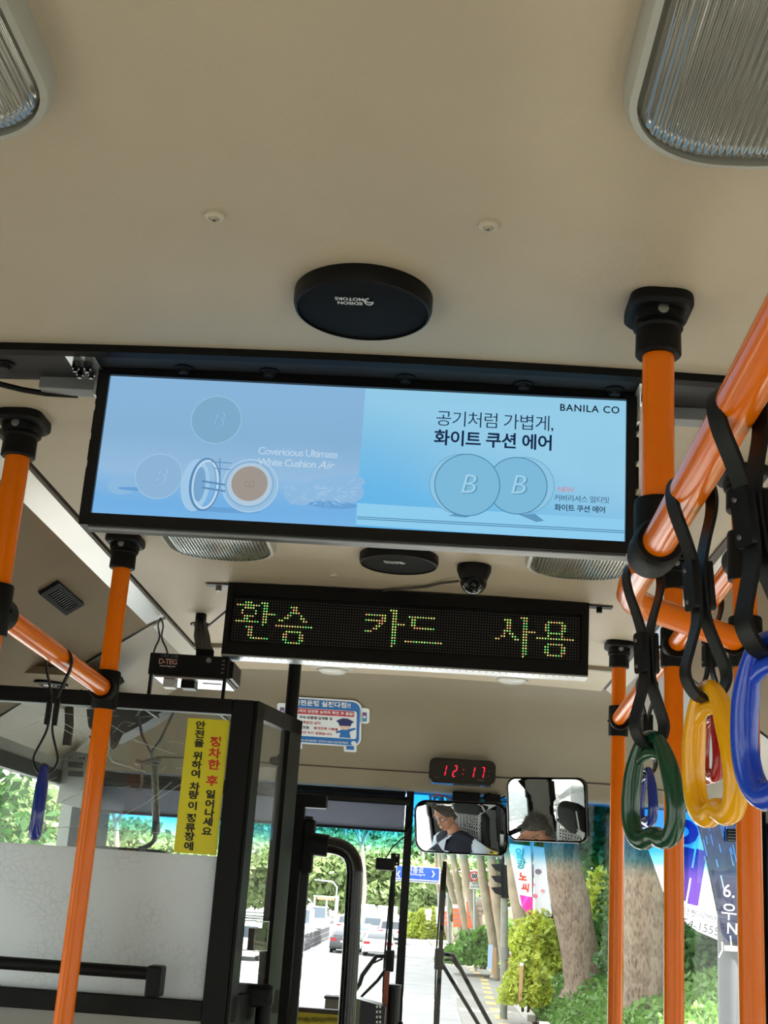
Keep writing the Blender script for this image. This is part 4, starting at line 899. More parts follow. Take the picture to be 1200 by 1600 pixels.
# yellow sticker
M_yel = mat('sticker_yellow', (222, 212, 30), .4, bump=.05)
t = thing('yellow_notice', 'tall yellow notice with vertical black and red Korean writing on the partition', 'sticker', P(318, 1228, y=PY-.003))
yx0, yx1 = P(276, 1330, y=PY).x, P(348, 1240, y=PY).x; yx0 = P(283, 1228, y=PY).x; yx1 = P(349, 1230, y=PY).x; yz1 = P(325, 1124, y=PY).z; yz0 = P(306, 1334, y=PY).z
obj('sheet', G().box((yx0, PY-.0035, yz0), (yx1, PY-.0025, yz1)), M_yel, t)
YS = .0192
def ych(lst, m):
    for c, px, py in lst:
        g = G(); text(g, c, YS, P(px, py, y=PY-.0042), UX*1.14, UZ*.88, bold=.034); obj('letter', g, m, t, smooth=0)
M_ink = mat('ink_black', (18, 18, 18), .6); M_inkr = mat('ink_red', (206, 58, 22), .6)
ych([('안', 313, 1134), ('전', 312, 1148), ('을', 311, 1162), ('위', 309, 1182), ('하', 307, 1196), ('여', 306, 1210), ('차', 304, 1230), ('량', 302, 1243), ('이', 301, 1260), ('정', 299, 1279), ('류', 297, 1294), ('장', 296, 1308), ('에', 295, 1323), ('일', 329, 1242), ('어', 328, 1257), ('나', 327, 1271), ('세', 325, 1285), ('요', 323, 1300)], M_ink)
YS = .0232; ych([('정', 337, 1160), ('차', 335, 1178), ('한', 334, 1196), ('후', 331, 1221)], M_inkr)
# handrail of the partition
t = thing('partition_handrail', 'horizontal black tube handrail across the frosted part of the partition', 'handrail', (-.6, 2.45, 1.49))
a = P(235, 1521, y=2.45); obj('tube', G().cyl((XL, 2.45, a.z), (a.x, 2.45, a.z), .0115, n=18), M_blk, t)
obj('end_bracket', G().box((a.x-.005, 2.436, P(235, 1558, y=2.45).z), (a.x+.022, 2.487, a.z+.014)), M_blk, t, bevel=.004)
# black post, clamp and door edge
t = thing('black_post', 'thin black post rising to the ceiling beside the blue and white sticker', 'post', (-.325, 2.86, 0))
obj('tube', G().cyl((-.322, 2.86, 0), (-.325, 2.86, 2.29), .0145, n=18), M_frame, t)
q = P(450, 1188, y=2.84); obj('clamp', G().box((-.345, 2.835, q.z-.012), (-.302, 2.88, q.z+.012)), M_blk, t, bevel=.003)
obj('knob', G().lathe([(.010, 0), (.011, .008), (.008, .018), (0, .020)], (-.343, 2.85, q.z-.003), (-.8, -.6, 0), 16), M_blk, t)
obj('lower_sleeve', G().box((-.345, 2.84, 0), (-.300, 2.89, q.z-.014)), M_frame, t, bevel=.003)
t = thing('door_leaf_edge', 'tall dark edge profiles of the driver door behind the black post', 'door edge', (-.27, 2.92, 0))
a = P(482, 1262, y=2.93); 
obj('profile', G().box((a.x-.040, 2.90, .0), (a.x-.006, 2.93, a.z)), M_frame, t, bevel=.002); obj('profile', G().box((a.x-.004, 2.905, .0), (a.x+.014, 2.93, a.z-.02)), M_dgrey, t, bevel=.002)
a2_ = P(512, 1252, y=2.93); obj('top_arm', G().box((a.x-.04, 2.90, a2_.z-.018), (a2_.x, 2.93, a2_.z+.012)), M_frame, t, bevel=.003)
b_ = P(488, 1318, y=2.93); obj('hinge_block', G().box((b_.x-.02, 2.895, b_.z-.065), (b_.x+.006, 2.93, b_.z+.05)), M_blk, t, bevel=.004)
t = thing('bent_grab_tube', 'thick black bent tube standing behind the partition door, left of the windshield divider', 'grab tube', P(545, 1600, y=2.9))
p_ = [P(500, 1319, y=2.9), P(520, 1321, y=2.9), P(538, 1327, y=2.9), P(549, 1339, y=2.9), P(554, 1358, y=2.9), P(553, 1390, y=2.9)]
low = P(541, 1600, y=2.9); p_ = p_+[low, Vector((low.x, low.y, .75))]
obj('tube', G().tube(smooth_path(p_, 4), .0185, 16), M_blkg, t)
obj('boss', G().cyl(p_[0]+Vector((-.022, 0, 0)), p_[0]+Vector((.018, 0, -.003)), .0245, n=20), M_blk, t)
# clear leaflet box on the side pane
t = thing('leaflet_box', 'small clear acrylic holder with a dark card on the side pane of the partition', 'holder', P(400, 1463, y=2.58))
q0 = P(398, 1462, y=2.58)
obj('holder', G().obox(q0, du, UZ, dn, .075, .055, .028), glassy('acrylic', (.9, .9, .9), .12), t, bevel=.001)
obj('card', G().obox(q0+dn*.004-UZ*.006, du, UZ, dn, .062, .040, .012), mat('card_grey', (74, 66, 58), .6), t)
g = G(); 
for s_ in (-1, 1):
    for z_ in (-1, 1): g.obox(q0+dn*.014*s_+UZ*.027*z_, du, UZ, dn, .075, .0018, .0018)
    g.obox(q0+dn*.014*s_+du*.036*s_, du, UZ, dn, .0018, .055, .0018)
obj('edges', g, M_alu, t)
t = thing('armrest_bracket', 'black curved bracket and tube at the foot of the partition side pane', 'bracket', P(390, 1560, y=2.62))
a = P(392, 1552, y=2.62); obj('arm', G().box((a.x-.05, 2.60, a.z-.024), (a.x+.045, 2.64, a.z+.018)), M_blk, t, bevel=.010)
obj('tube', G().cyl((a.x+.028, 2.62, .4), (a.x+.028, 2.62, a.z-.01), .016, n=16), M_frame, t)

# things hanging in the driver's cab, seen through the clear plastic
t = thing('hook_strap', 'grey strap loop with a coiled metal hook hanging behind the clear plastic', 'hook', P(237, 1110, y=2.75))
Yh = 2.75; M_strapg = mat('strap_grey', (70, 72, 74), .6); M_hook = mat('hook_metal', (150, 148, 144), .35, metal=.8)
obj('strap', G().ribbon([P(212, 1085, y=Yh), P(216, 1115, y=Yh), P(222, 1150, y=Yh), P(236, 1176, y=Yh), P(250, 1158, y=Yh), P(268, 1120, y=Yh), P(282, 1090, y=Yh)], (0, 1, 0), .010, .0045), M_strapg, t)
obj('yoke', G().tube([P(212, 1190, y=Yh), P(222, 1193, y=Yh), P(238, 1188, y=Yh), P(252, 1190, y=Yh)], .006, 8), M_hook, t)
obj('stem', G().cyl(P(236, 1172, y=Yh), P(238, 1192, y=Yh), .003, n=8), M_hook, t)
co = [P(241, 1192, y=Yh).lerp(P(244, 1285, y=Yh), k/220)+Vector((.0068*math.cos(k*.9), .0068*math.sin(k*.9), 0)) for k in range(221)]
obj('coil', G().tube(co, .0021, 5), M_hook, t)
obj('grip', G().cyl(P(244, 1283, y=Yh), P(243, 1303, y=Yh), .008, n=12), M_strapg, t)
obj('tail', G().tube(smooth_path([P(243, 1303, y=Yh), P(240, 1314, y=Yh), P(230, 1322, y=Yh), P(217, 1326, y=Yh)], 4), .0045, 8), M_strapg, t)
obj('small_hook', G().tube([P(222, 1192, y=Yh), P(222, 1225, y=Yh), P(218, 1234, y=Yh), P(213, 1237, y=Yh)], .003, 6), M_hook, t)
t = thing('wire_hanger', 'thin white wire hook on a cord behind the clear plastic, beside the pole', 'hook', P(170, 1150, y=2.7))
obj('wire', G().tube([P(170, 1140, y=2.7), P(171, 1170, y=2.7), P(165, 1185, y=2.7), P(160, 1198, y=2.7)], .002, 6), M_white, t)
obj('wire', G().tube([P(171, 1180, y=2.7), P(176, 1190, y=2.7), P(188, 1194, y=2.7), P(215, 1202, y=2.7), P(228, 1206, y=2.7)], .002, 6), M_white, t)
t = thing('switch_console', 'grey switch panel with two vents on the far left corner pillar', 'panel', P(115, 1220, y=3.7))
Yc = 3.7; A4 = [P(104, 1172, y=Yc), P(142, 1178, y=Yc), P(124, 1262, y=Yc), P(88, 1254, y=Yc)]
obj('body', G().add(A4+[p+Vector((0, .06, 0)) for p in A4], [(0, 1, 2, 3), (4, 7, 6, 5), (0, 4, 5, 1), (1, 5, 6, 2), (2, 6, 7, 3), (3, 7, 4, 0)]), mat('console_grey', (150, 150, 146), .5), t)
for y_ in (1195, 1209): a, b = P(107, y_-5, y=Yc-.002), P(129, y_+5, y=Yc-.002); obj('vent', G().box((a.x, Yc-.003, b.z), (b.x, Yc+.004, a.z)), M_dgrey, t)
for k in range(5): a = P(109+5.5*k, 1183+.4*k, y=Yc-.002); obj('button', G().cyl(a, a+Vector((0, -.003, 0)), .0022+.0004*k, n=8), M_blk, t)
t = thing('ceiling_duct_cover', 'dark grey angular cover with cables above the driver, behind the plastic', 'cover', P(200, 1130, y=3.2))
q = [P(135, 1108, y=3.3), P(262, 1106, y=3.3), P(230, 1128, y=3.3), P(176, 1156, y=3.3), P(150, 1150, y=3.3), P(138, 1135, y=3.3)]
obj('cover', G().add(q+[p+Vector((0, .10, .0)) for p in q], [tuple(range(6)), tuple(range(11, 5, -1))]+[(i, i+6, (i+1) % 6+6, (i+1) % 6) for i in range(6)]), M_dgrey, t)
for k in range(4): obj('cable', G().tube([P(140+k*5, 1150, y=3.28), P(155+k*4, 1168+k*3, y=3.28), P(172+k*3, 1160+k*2, y=3.28), P(185+k*2, 1146, y=3.28)], .0025, 6), M_rub, t)
obj('elbow', G().tube([P(108, 1105, y=3.3), P(108, 1135, y=3.3), P(104, 1165, y=3.3)], .012, 8), M_blk, t)

# ================================================================== DASH AND WIPERS
t = thing('yellow_dash_sign', 'yellow warning board with small black writing low behind the partition', 'sign', P(490, 1590, y=3.2))
a, b = P(453, 1577, y=3.2), P(527, 1660, y=3.2); obj('board', G().box((a.x, 3.2, b.z), (b.x, 3.212, a.z)), mat('board_yellow', (190, 172, 40), .5), t)
obj('top_edge', G().box((a.x, 3.195, a.z-.004), (b.x, 3.215, a.z+.006)), mat('edge_brown', (60, 50, 40), .5), t)
for s_, px in (('운전기사폭행시', 474), ('과징금부과금지', 497), ('승객안전위반', 518)):
    g = G(); text(g, s_, .0072, P(px, 1594, y=3.198), UX*.72, UZ*1.6, bold=.02); obj('lettering', g, M_ink, t, smooth=0)
t = thing('dash_box', 'small grey box standing behind the yellow board', 'box', P(520, 1565, y=3.6)); a, b = P(508, 1558, y=3.6), P(534, 1640, y=3.6)
obj('body', G().box((a.x, 3.6, b.z), (b.x, 3.66, a.z)), mat('box_grey', (96, 92, 86), .5, var=.2, vscale=60), t, bevel=.004); obj('lid', G().box((a.x-.003, 3.597, a.z-.004), (b.x+.003, 3.663, a.z+.003)), M_dgrey, t)
t = thing('fare_terminal', 'dark fare terminal with white marks beside the bent tube', 'terminal', P(580, 1590, y=3.4)); a, b = P(550, 1562, y=3.4), P(598, 1660, y=3.4)
obj('body', G().hexa([(a.x, 3.4, b.z), (b.x, 3.4, b.z), (b.x, 3.5, b.z), (a.x, 3.5, b.z), (a.x, 3.4, a.z+.005), (b.x, 3.4, a.z-.012), (b.x, 3.5, a.z-.012), (a.x, 3.5, a.z+.005)]), mat('terminal_navy', (24, 27, 40), .3), t, bevel=.003)
obj('side_plate', G().box((a.x-.001, 3.397, b.z), (a.x+.022, 3.40, a.z)), mat('box_grey', (96, 92, 86), .5), t)
for k in range(4):
    for j in range(2): q = P(589+5*j, 1573+8*k, y=3.397); obj('key_mark', G().box((q.x-.0022, 3.396, q.z-.0028), (q.x+.0022, 3.399, q.z+.0028)), M_white, t)
t = thing('ticket_post', 'black round-topped post with an orange stick left of the windshield divider', 'post', P(614, 1600, y=3.5)); a = P(614, 1540, y=3.5)
obj('barrel', G().lathe([(.021, -.6), (.021, -.004), (.023, -.002), (.023, .003), (0, .004)], a, UZ, 20), M_blk, t)
obj('stick', G().bar(P(605, 1518, y=3.48), P(600, 1600, y=3.48), .013, .006), mat('stick_brown', (130, 66, 44), .5), t); obj('knob', G().ball(a+Vector((.026, 0, -.09)), .006, n=10), M_blk, t)
t = thing('windshield_camera', 'small black camera box on a plate stuck to the windshield left of the divider', 'camera', P(605, 1350, y=4.1)); a, b = P(588, 1340, y=4.1), P(616, 1361, y=4.1)
obj('body', G().box((a.x, 4.07, b.z), (b.x, 4.11, a.z)), M_blk, t, bevel=.003); a, b = P(611, 1333, y=4.1), P(624, 1353, y=4.1)
obj('plate', G().box((a.x, 4.10, b.z), (b.x, 4.105, a.z)), M_blk, t); obj('wire', G().tube([P(603, 1341, y=4.08), P(612, 1325, y=4.08), P(634, 1305, y=4.08), P(645, 1282, y=4.08)], .0022, 6), M_rub, t)
for y_ in (1337, 1349): q = P(620, y_, y=4.098); obj('screw', G().cyl(q, q+Vector((0, .002, 0)), .0028, n=8), M_white, t)
def wiper(blade, hub, arms, label, Yw=4.24):
    t = thing('windshield_wiper', label, 'wiper', P(*blade[1], y=Yw), 'windshield wipers')
    A, B = P(*blade[0], y=Yw), P(*blade[1], y=Yw); A.y = B.y = Yw
    obj('blade', G().bar(A, B, .010, .014), M_blk, t); obj('spine', G().tube([A.lerp(B, .05)+Vector((-.007, .006, 0)), A.lerp(B, .5)+Vector((-.013, .006, 0)), A.lerp(B, .95)+Vector((-.007, .006, 0))], .003, 6), M_blk, t)
    obj('hub', G().box((P(*hub, y=Yw).x-.014, Yw-.01, P(*hub, y=Yw).z-.035), (P(*hub, y=Yw).x+.014, Yw+.012, P(*hub, y=Yw).z+.03)), M_blk, t, bevel=.004)
    for pts, r in arms: obj('arm', G().tube([P(px, py, y=Yw) for px, py in pts], r, 8), M_blk, t)
wiper(((616, 1356), (598, 1640)), (609, 1500), [([(609, 1494), (588, 1494), (566, 1524), (562, 1537), (552, 1552), (538, 1575)], .007), ([(609, 1506), (590, 1532), (560, 1562), (540, 1590)], .005), ([(598, 1498), (580, 1506), (568, 1518)], .003)], 'left windshield wiper with two arms, seen between bent tube and divider')
wiper(((695, 1346), (681, 1640)), (686, 1497), [([(688, 1490), (708, 1493), (716, 1508), (728, 1530), (746, 1564), (768, 1604), (790, 1640)], .0075), ([(690, 1505), (712, 1542), (740, 1588), (765, 1630)], .0065), ([(694, 1500), (706, 1500), (722, 1520), (730, 1532)], .004)], 'right windshield wiper with two arms leaning down to the right of the divider')
t = thing('dashboard', 'dark dashboard below the windshield', 'dashboard', (-.1, 3.95, .7)); obj('top', G().box((XL+.01, 3.75, .74), (XR-.2, 4.01, .80)), M_dgrey, t, bevel=.01); obj('front', G().box((XL+.01, 3.78, 0), (XR-.2, 4.01, .738)), M_dgrey, t)
# ================================================================== DRIVER, SEAT, WHEEL
sx, sy = DH.x, DH.y-.19
struct(obj('trim_5', G().box((XL+.01, 2.53, 0), (-.36, 3.74, .22+.17)), M_dgrey))
xlift = []
t = thing('driver_seat', 'black driver seat with a white lace headrest cover, seen in the mirrors', 'seat', (sx, sy, .22))
M_seat = mat('seat_cloth', (30, 30, 33), .8, bump=.3, bscale=500)
obj('base', G().box((sx-.14, sy-.05, .22), (sx+.14, sy+.30, .52)), M_dgrey, t, bevel=.02)
obj('cushion', G().box((sx-.23, sy-.06, .52), (sx+.23, sy+.40, .66)), M_seat, t, bevel=.04)
g = G().prism(rr(.44, .74, .10), (sx, sy-.02, .99), UX, Vector((0, -.16, .987)), .10); obj('backrest', g, M_seat, t, bevel=.03)
g = G().prism(rr(.25, .20, .06), (sx, sy-.085, 1.46), UX, Vector((0, -.10, .995)), .09); hr = obj('headrest', g, M_seat, t, bevel=.03)
M_lace = mat('lace_white', (200, 200, 200), .8)
lg = G(); bo = Vector((sx, sy-.126, 1.33)); bu = UX; bv = Vector((0, -.16, .987)); bn = Vector((0, .987, .16))
for i in range(-6, 7):
    for j in range(-9, 3):
        lg.tube([bo+bu*(i*.026)+bv*(j*.026)+bn*.052+(bu*math.cos(a)+bv*math.sin(a))*.012 for a in [k*PI/4 for k in range(8)]], .0032, 4, closed=True)
for i in range(-8, 9): lg.ball(bo+bu*i*.021+bv*.078+bn*.050, .010, n=6)
for s_ in (-1, 1): lg.ribbon([bo+bu*s_*.15+bv*-.22+bn*.052, bo+bu*s_*.15+bv*.07+bn*.052, bo+bu*s_*.11+bv*.19+bn*.06], bu, .012, .004)
lg.ribbon([bo+bu*-.16+bv*.06+bn*.051, bo+bu*.16+bv*.06+bn*.051], bv, .03, .003)
stuff(obj('lace_cover', lg, M_lace, t, smooth=0))
# the driver: one continuous skin with clothes over it
hx, hy, hz = DH
def remeshed(name, g, m, parent, vox=.006, it=4, sm=60):
    o = obj(name, g, m, parent, smooth=0); r = o.modifiers.new('r', 'REMESH'); r.mode = 'VOXEL'; r.voxel_size = vox; s = o.modifiers.new('s', 'SMOOTH'); s.iterations = it; s.factor = .5
    dg = bpy.context.evaluated_depsgraph_get(); me = bpy.data.meshes.new_from_object(o.evaluated_get(dg)); o.modifiers.clear(); o.data = me; me.shade_smooth(); return o
person = thing('person', 'driver with grey hair, black glasses and dark vest over a pale shirt, in the mirror', 'person', (sx, sy+.15, .66))
tilt = Matrix.Rotation(math.radians(-22), 3, 'X')     # looking down ahead
def HD(x, y, z): return DH+tilt @ Vector((x, y, z))
sk = G()
rot = tilt
sk.ball(HD(0, -.012, .03), .098, .80, .98, .95, 24, rot); sk.ball(HD(0, .02, -.035), .078, .80, .95, 1.0, 20, rot); sk.ball(HD(0, .055, -.085), .036, 1.1, .9, .8, 16, rot)
sk.limb(HD(0, .088, .02), HD(0, .108, -.02), .010, .015, 10); sk.ball(HD(0, .098, -.055), .018, 1.3, .8, .7, 10, rot); sk.ball(HD(0, .083, .036), .03, 1.7, .5, .45, 12, rot)
for s_ in (-1, 1): sk.ball(HD(.079*s_, -.008, -.012), .027, .35, .8, 1.15, 12, rot); sk.ball(HD(.045*s_, .06, -.02), .026, 1, .8, .8, 10, rot); sk.ball(HD(.030*s_, .082, .012), .013, 1, .7, .7, 10, rot)
nb = Vector((sx, sy+.10, 1.20)); sk.limb(HD(0, -.02, -.06), nb, .055, .060, 16)
sk.limb(nb+Vector((-.04, 0, -.05)), nb+Vector((.04, 0, -.05)), .06, .06, 16)
def arm(s_, el, wr_, hd):
    sh = Vector((sx+.185*s_, sy+.10, 1.13)); sk.limb(nb+Vector((.05*s_, 0, -.05)), sh+Vector((0, 0, -.01)), .045, .045); sk.limb(sh, el, .050, .040); sk.limb(el, wr_, .038, .026)
    sk.ball(hd, .034, .9, 1.1, .6, 12)
    sk.limb(wr_, hd, .026, .028)
    for k in range(4):
        b0 = hd+Vector(((-.026+.017*k), .030, .004)); b1 = b0+Vector((0, .022, .010)); b2 = b1+Vector((0, .014, -.016)); b3 = b2+Vector((0, -.006, -.018))
        sk.limb(b0, b1, .0095, .009, 8); sk.limb(b1, b2, .009, .008, 8); sk.limb(b2, b3, .008, .007, 8)
    sk.limb(hd+Vector((-.03*s_, 0, 0)), hd+Vector((-.048*s_, .022, .004)), .011, .009, 8)
arm(1, Vector((sx+.22, sy+.22, .88)), Vector((sx+.17, sy+.43, .97)), Vector((sx+.16, sy+.48, .985)))
arm(-1, Vector((sx-.22, sy+.22, .88)), Vector((sx-.17, sy+.43, .97)), Vector((sx-.16, sy+.48, .985)))
sk.limb((sx, sy+.10, 1.08), (sx, sy+.12, .78), .13, .13, 16)
for s_ in (-1, 1): sk.limb((sx+.09*s_, sy+.14, .74), (sx+.11*s_, sy+.52, .70), .08, .062); sk.limb((sx+.11*s_, sy+.52, .70), (sx+.11*s_, sy+.60, .30), .055, .04); sk.limb((sx+.11*s_, sy+.60, .30), (sx+.11*s_, sy+.72, .26), .04, .035)
remeshed('body', sk, mat('skin', (176, 124, 98), .5, var=.05), person, .007)
sh = G(); sh.ball((sx, sy+.10, 1.03), .165, 1.12, .74, 1.12, 24); sh.ball((sx, sy+.11, .84), .155, 1.1, .8, 1.1, 24)
for s_ in (-1, 1): sh.limb((sx+.05*s_, sy+.10, 1.15), (sx+.19*s_, sy+.10, 1.11), .075, .068); sh.limb((sx+.19*s_, sy+.10, 1.11), (sx+.225*s_, sy+.19, .93), .062, .055)
sh.lathe([(.085, -.04), (.070, .026)], nb+Vector((0, .0, -.01)), (0, .25, 1), 24)
remeshed('shirt', sh, mat('shirt_pale', (196, 204, 216), .8, bump=.3, bscale=60), person, .007)
ve = G(); ve.ball((sx, sy+.10, 1.02), .178, 1.12, .82, 1.14, 24); ve.ball((sx, sy+.11, .84), .166, 1.14, .86, 1.12, 24)
for s_ in (-1, 1): ve.limb((sx+.075*s_, sy+.10, 1.15), (sx+.140*s_, sy+.10, 1.12), .082, .080)
vest = remeshed('vest', ve, mat('vest_navy', (28, 30, 44), .85), person, .007)
obj('shirt_front', G().add([(sx-.045, sy+.245, 1.15), (sx+.045, sy+.245, 1.15), (sx, sy+.265, .98), (sx-.05, sy+.13, 1.21), (sx+.05, sy+.13, 1.21)], [(0, 1, 2), (0, 3, 4, 1)]), mat('shirt_pale', (196, 204, 216)), person)
for s_ in (-1, 1): obj('collar', G().add([nb+Vector((.01*s_, .085, -.01)), nb+Vector((.075*s_, .02, .02)), nb+Vector((.07*s_, .06, -.035)), nb+Vector((.03*s_, .12, -.05))], [(0, 1, 2, 3)]), mat('shirt_pale', (196, 204, 216)), person)
obj('tie', G().hexa([(sx-.014, sy+.238, 1.12), (sx+.014, sy+.238, 1.12), (sx+.012, sy+.246, 1.12), (sx-.012, sy+.246, 1.12), (sx-.011, sy+.205, 1.165), (sx+.011, sy+.205, 1.165), (sx+.010, sy+.215, 1.17), (sx-.010, sy+.215, 1.17)]), mat('tie_dark', (30, 28, 46), .7), person)
tr_ = G()
for s_ in (-1, 1): tr_.limb((sx+.09*s_, sy+.14, .74), (sx+.11*s_, sy+.52, .70), .09, .07); tr_.limb((sx+.11*s_, sy+.52, .70), (sx+.11*s_, sy+.60, .33), .062, .05)
remeshed('trousers', tr_, mat('trousers', (34, 34, 42), .85), person, .010)
ha = G(); ha.ball(HD(0, -.026, .052), .100, .86, .98, .88, 20, rot); ha.ball(HD(0, -.062, -.005), .072, .98, .72, 1.05, 16, rot); ha.ball(HD(0, .045, .098), .045, 1.4, .8, .6, 12, rot)
rh = random.Random(5)
hair = remeshed('hair', ha, mat('hair_grey', (74, 70, 66), .7, var=.5, vscale=90, bump=1, bscale=300), person, .007, 2)
hs = G()
for k in range(900):
    th = rh.uniform(0, 2*PI); ph = rh.uniform(0, 1.75); d = Vector((math.sin(ph)*math.cos(th)*.86, math.sin(ph)*math.sin(th)*.98, math.cos(ph)*.88)); 
    if d.y > .25 and d.z < .55: continue
    b0 = Vector((0, -.026, .052))+d*.094; e0 = b0+d*rh.uniform(.010, .026)+Vector((rh.uniform(-.012, .012), rh.uniform(-.014, .004), rh.uniform(-.010, .010))); w0 = Vector((rh.uniform(-1, 1), rh.uniform(-1, 1), rh.uniform(-1, 1)))*.0016
    hs.add([HD(*(b0-w0)), HD(*(b0+w0)), HD(*e0)], [(0, 1, 2)])
obj('hair_strands', hs, mat('hair_strand', (104, 100, 96), .6), hair, smooth=0)
gl_ = G()
for s_ in (-1, 1):
    gl_.tube([HD(.034*s_+.024*math.cos(a), .100-.006*abs(math.cos(a)), .006+.017*math.sin(a)) for a in [k*PI/8 for k in range(16)]], .0022, 6, closed=True)
    gl_.tube([HD(.058*s_, .094, .010), HD(.078*s_, .05, .008), HD(.083*s_, -.015, -.002)], .0022, 6)
gl_.tube([HD(-.011, .103, .008), HD(.011, .103, .008)], .0022, 6)
obj('glasses', gl_, M_blkg, person)
for s_ in (-1, 1): e_ = obj('eye', G().ball(HD(.031*s_, .084, .008), .0115, n=10), M_white, person); obj('iris', G().ball(HD(.031*s_, .0925, .006), .0055, n=8), M_ink, e_)
obj('mouth', G().tube([HD(-.022, .098, -.064), HD(0, .107, -.062), HD(.022, .098, -.064)], .0035, 6), mat('lips', (140, 84, 74), .5), person)
for s_ in (-1, 1): obj('brow', G().tube([HD(.016*s_, .101, .032), HD(.045*s_, .092, .036)], .004, 6), mat('hair_strand', (104, 100, 96)), person)
t = thing('steering_wheel', 'large black steering wheel in front of the driver, mostly hidden', 'steering wheel', (sx, sy+.52, .9))
wn = Vector((0, -.45, .9)).normalized(); wu, wv, _ = frame(wn); wc = Vector((sx, sy+.60, .955))
obj('rim', G().tube([wc+(wu*math.cos(a)+wv*math.sin(a))*.20 for a in [k*PI/24 for k in range(48)]], .013, 10, closed=True), M_blk, t)
for k in range(3): a = PI/2+k*2*PI/3; obj('spoke', G().bar(wc-wn*.02, wc+(wu*math.cos(a)+wv*math.sin(a))*.195, .03, .012), M_blk, t)
obj('column', G().cyl(wc-wn*.03, wc+Vector((0, .16, -.24)), .04, n=14), M_blk, t)

for o in bpy.data.objects:
    if o.parent is None and o.name in ('driver_seat', 'person', 'steering_wheel'): o.location += LIFT

# ================================================================== OUTSIDE
import numpy as np
GZ = -.80
def Q(px, py): return P(px, py, z=GZ)
M_road = mat('asphalt', (150, 150, 150), .85, var=.12, vscale=1.2, bump=.3, bscale=60)
M_walk = mat('paving', (138, 136, 130), .85, var=.15, vscale=.7)
M_kerb = mat('kerb_stone', (176, 174, 166), .8, var=.1, vscale=3)
struct(tag(obj('road', G().box((-60, -30, GZ-.2), (70, 260, GZ)), M_road, smooth=0), 'sunlit grey asphalt road ahead of the bus', 'road'))
def kx(y): return 2.48 if y < 34 else (2.48+(y-34)*.028 if y < 44 else 2.76-(y-44)*.022)   # foot of the green bank
sw = G().grid(lambda a, b: (kx(8+110*b)-1.55+1.55*a, 8+110*b, GZ+.05), 2, 40, (0, 0, -.05))
walk = struct(tag(obj('sidewalk', sw, M_walk, smooth=0), 'grey paved sidewalk along the foot of the green bank', 'sidewalk'))
for k in range(26):
    y = 22+k*2.0
    obj('tactile_slab', G().box((kx(y)-.78, y, GZ+.04), (kx(y)-.54, y+1.0, GZ+.062)), mat('tactile_yellow', (206, 176, 116), .8, var=.15), walk)
for k in range(34):
    y = 18+k*1.5
    if 26 < y < 29: continue
    obj('kerb_block', G().box((kx(y)-.10, y, GZ+.04), (kx(y)+.10, y+1.46, GZ+.20+(.12 if y < 30 else 0))), M_kerb, walk, bevel=.02)
# green bank
def bank_h(x, y):
    d = x-kx(y)-.1
    return GZ+.12+(0 if d < 0 else (1.25*(1-math.exp(-d/1.1))+.10*d))
g = G().grid(lambda a, b: (lambda x, y: (x, y, bank_h(x, y)-.05))(kx(6+130*b)+.1+26*a*a, 6+130*b), 24, 60)
bank = struct(tag(obj('green_bank', g, mat('bank_soil', (58, 66, 34), .9, var=.3, vscale=2)), 'sloping planted bank to the right of the sidewalk', 'bank'))
rng = np.random.default_rng(4)
def leaves(name, pts, size, m, parent=None, base=None, aspect=1.9, up=.35):
    "one mesh of small pointed leaves at given points"
    pts = np.asarray(pts, dtype=float); n = len(pts)
    d = rng.normal(size=(n, 3)); d /= np.linalg.norm(d, axis=1)[:, None]; e = rng.normal(size=(n, 3)); e[:, 2] += up
    e -= d*(e*d).sum(1)[:, None]; e /= np.linalg.norm(e, axis=1)[:, None]
    s = (size*rng.uniform(.6, 1.3, n))[:, None]
    v = np.stack([pts-d*s*.5*aspect, pts+e*s*.5, pts+d*s*.5*aspect, pts-e*s*.5], 1).reshape(-1, 3)
    off = rootloc(parent) if base is None else Vector(base)
    v -= np.array(off)
    me = bpy.data.meshes.new(name); me.vertices.add(4*n); me.vertices.foreach_set('co', v.ravel().astype(np.float32))
    me.loops.add(4*n); me.loops.foreach_set('vertex_index', np.arange(4*n, dtype=np.int32))
    me.polygons.add(n); me.polygons.foreach_set('loop_start', np.arange(0, 4*n, 4, dtype=np.int32))
    me.materials.append(m); me.update(calc_edges=True); me.validate()
    return stuff(link(name, me, parent, (0, 0, 0) if base is None else base))
def leafmat(name, rgb, var=.45, tr=.35, sc_=3.0):
    return mat(name, rgb, .55, var=var, vscale=sc_, transl=tr)
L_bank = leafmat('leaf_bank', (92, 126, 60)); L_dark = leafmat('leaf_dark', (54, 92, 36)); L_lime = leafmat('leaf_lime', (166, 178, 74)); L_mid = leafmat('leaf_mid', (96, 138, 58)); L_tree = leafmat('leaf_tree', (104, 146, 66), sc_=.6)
L_far = leafmat('leaf_far', (134, 154, 102), sc_=.35)
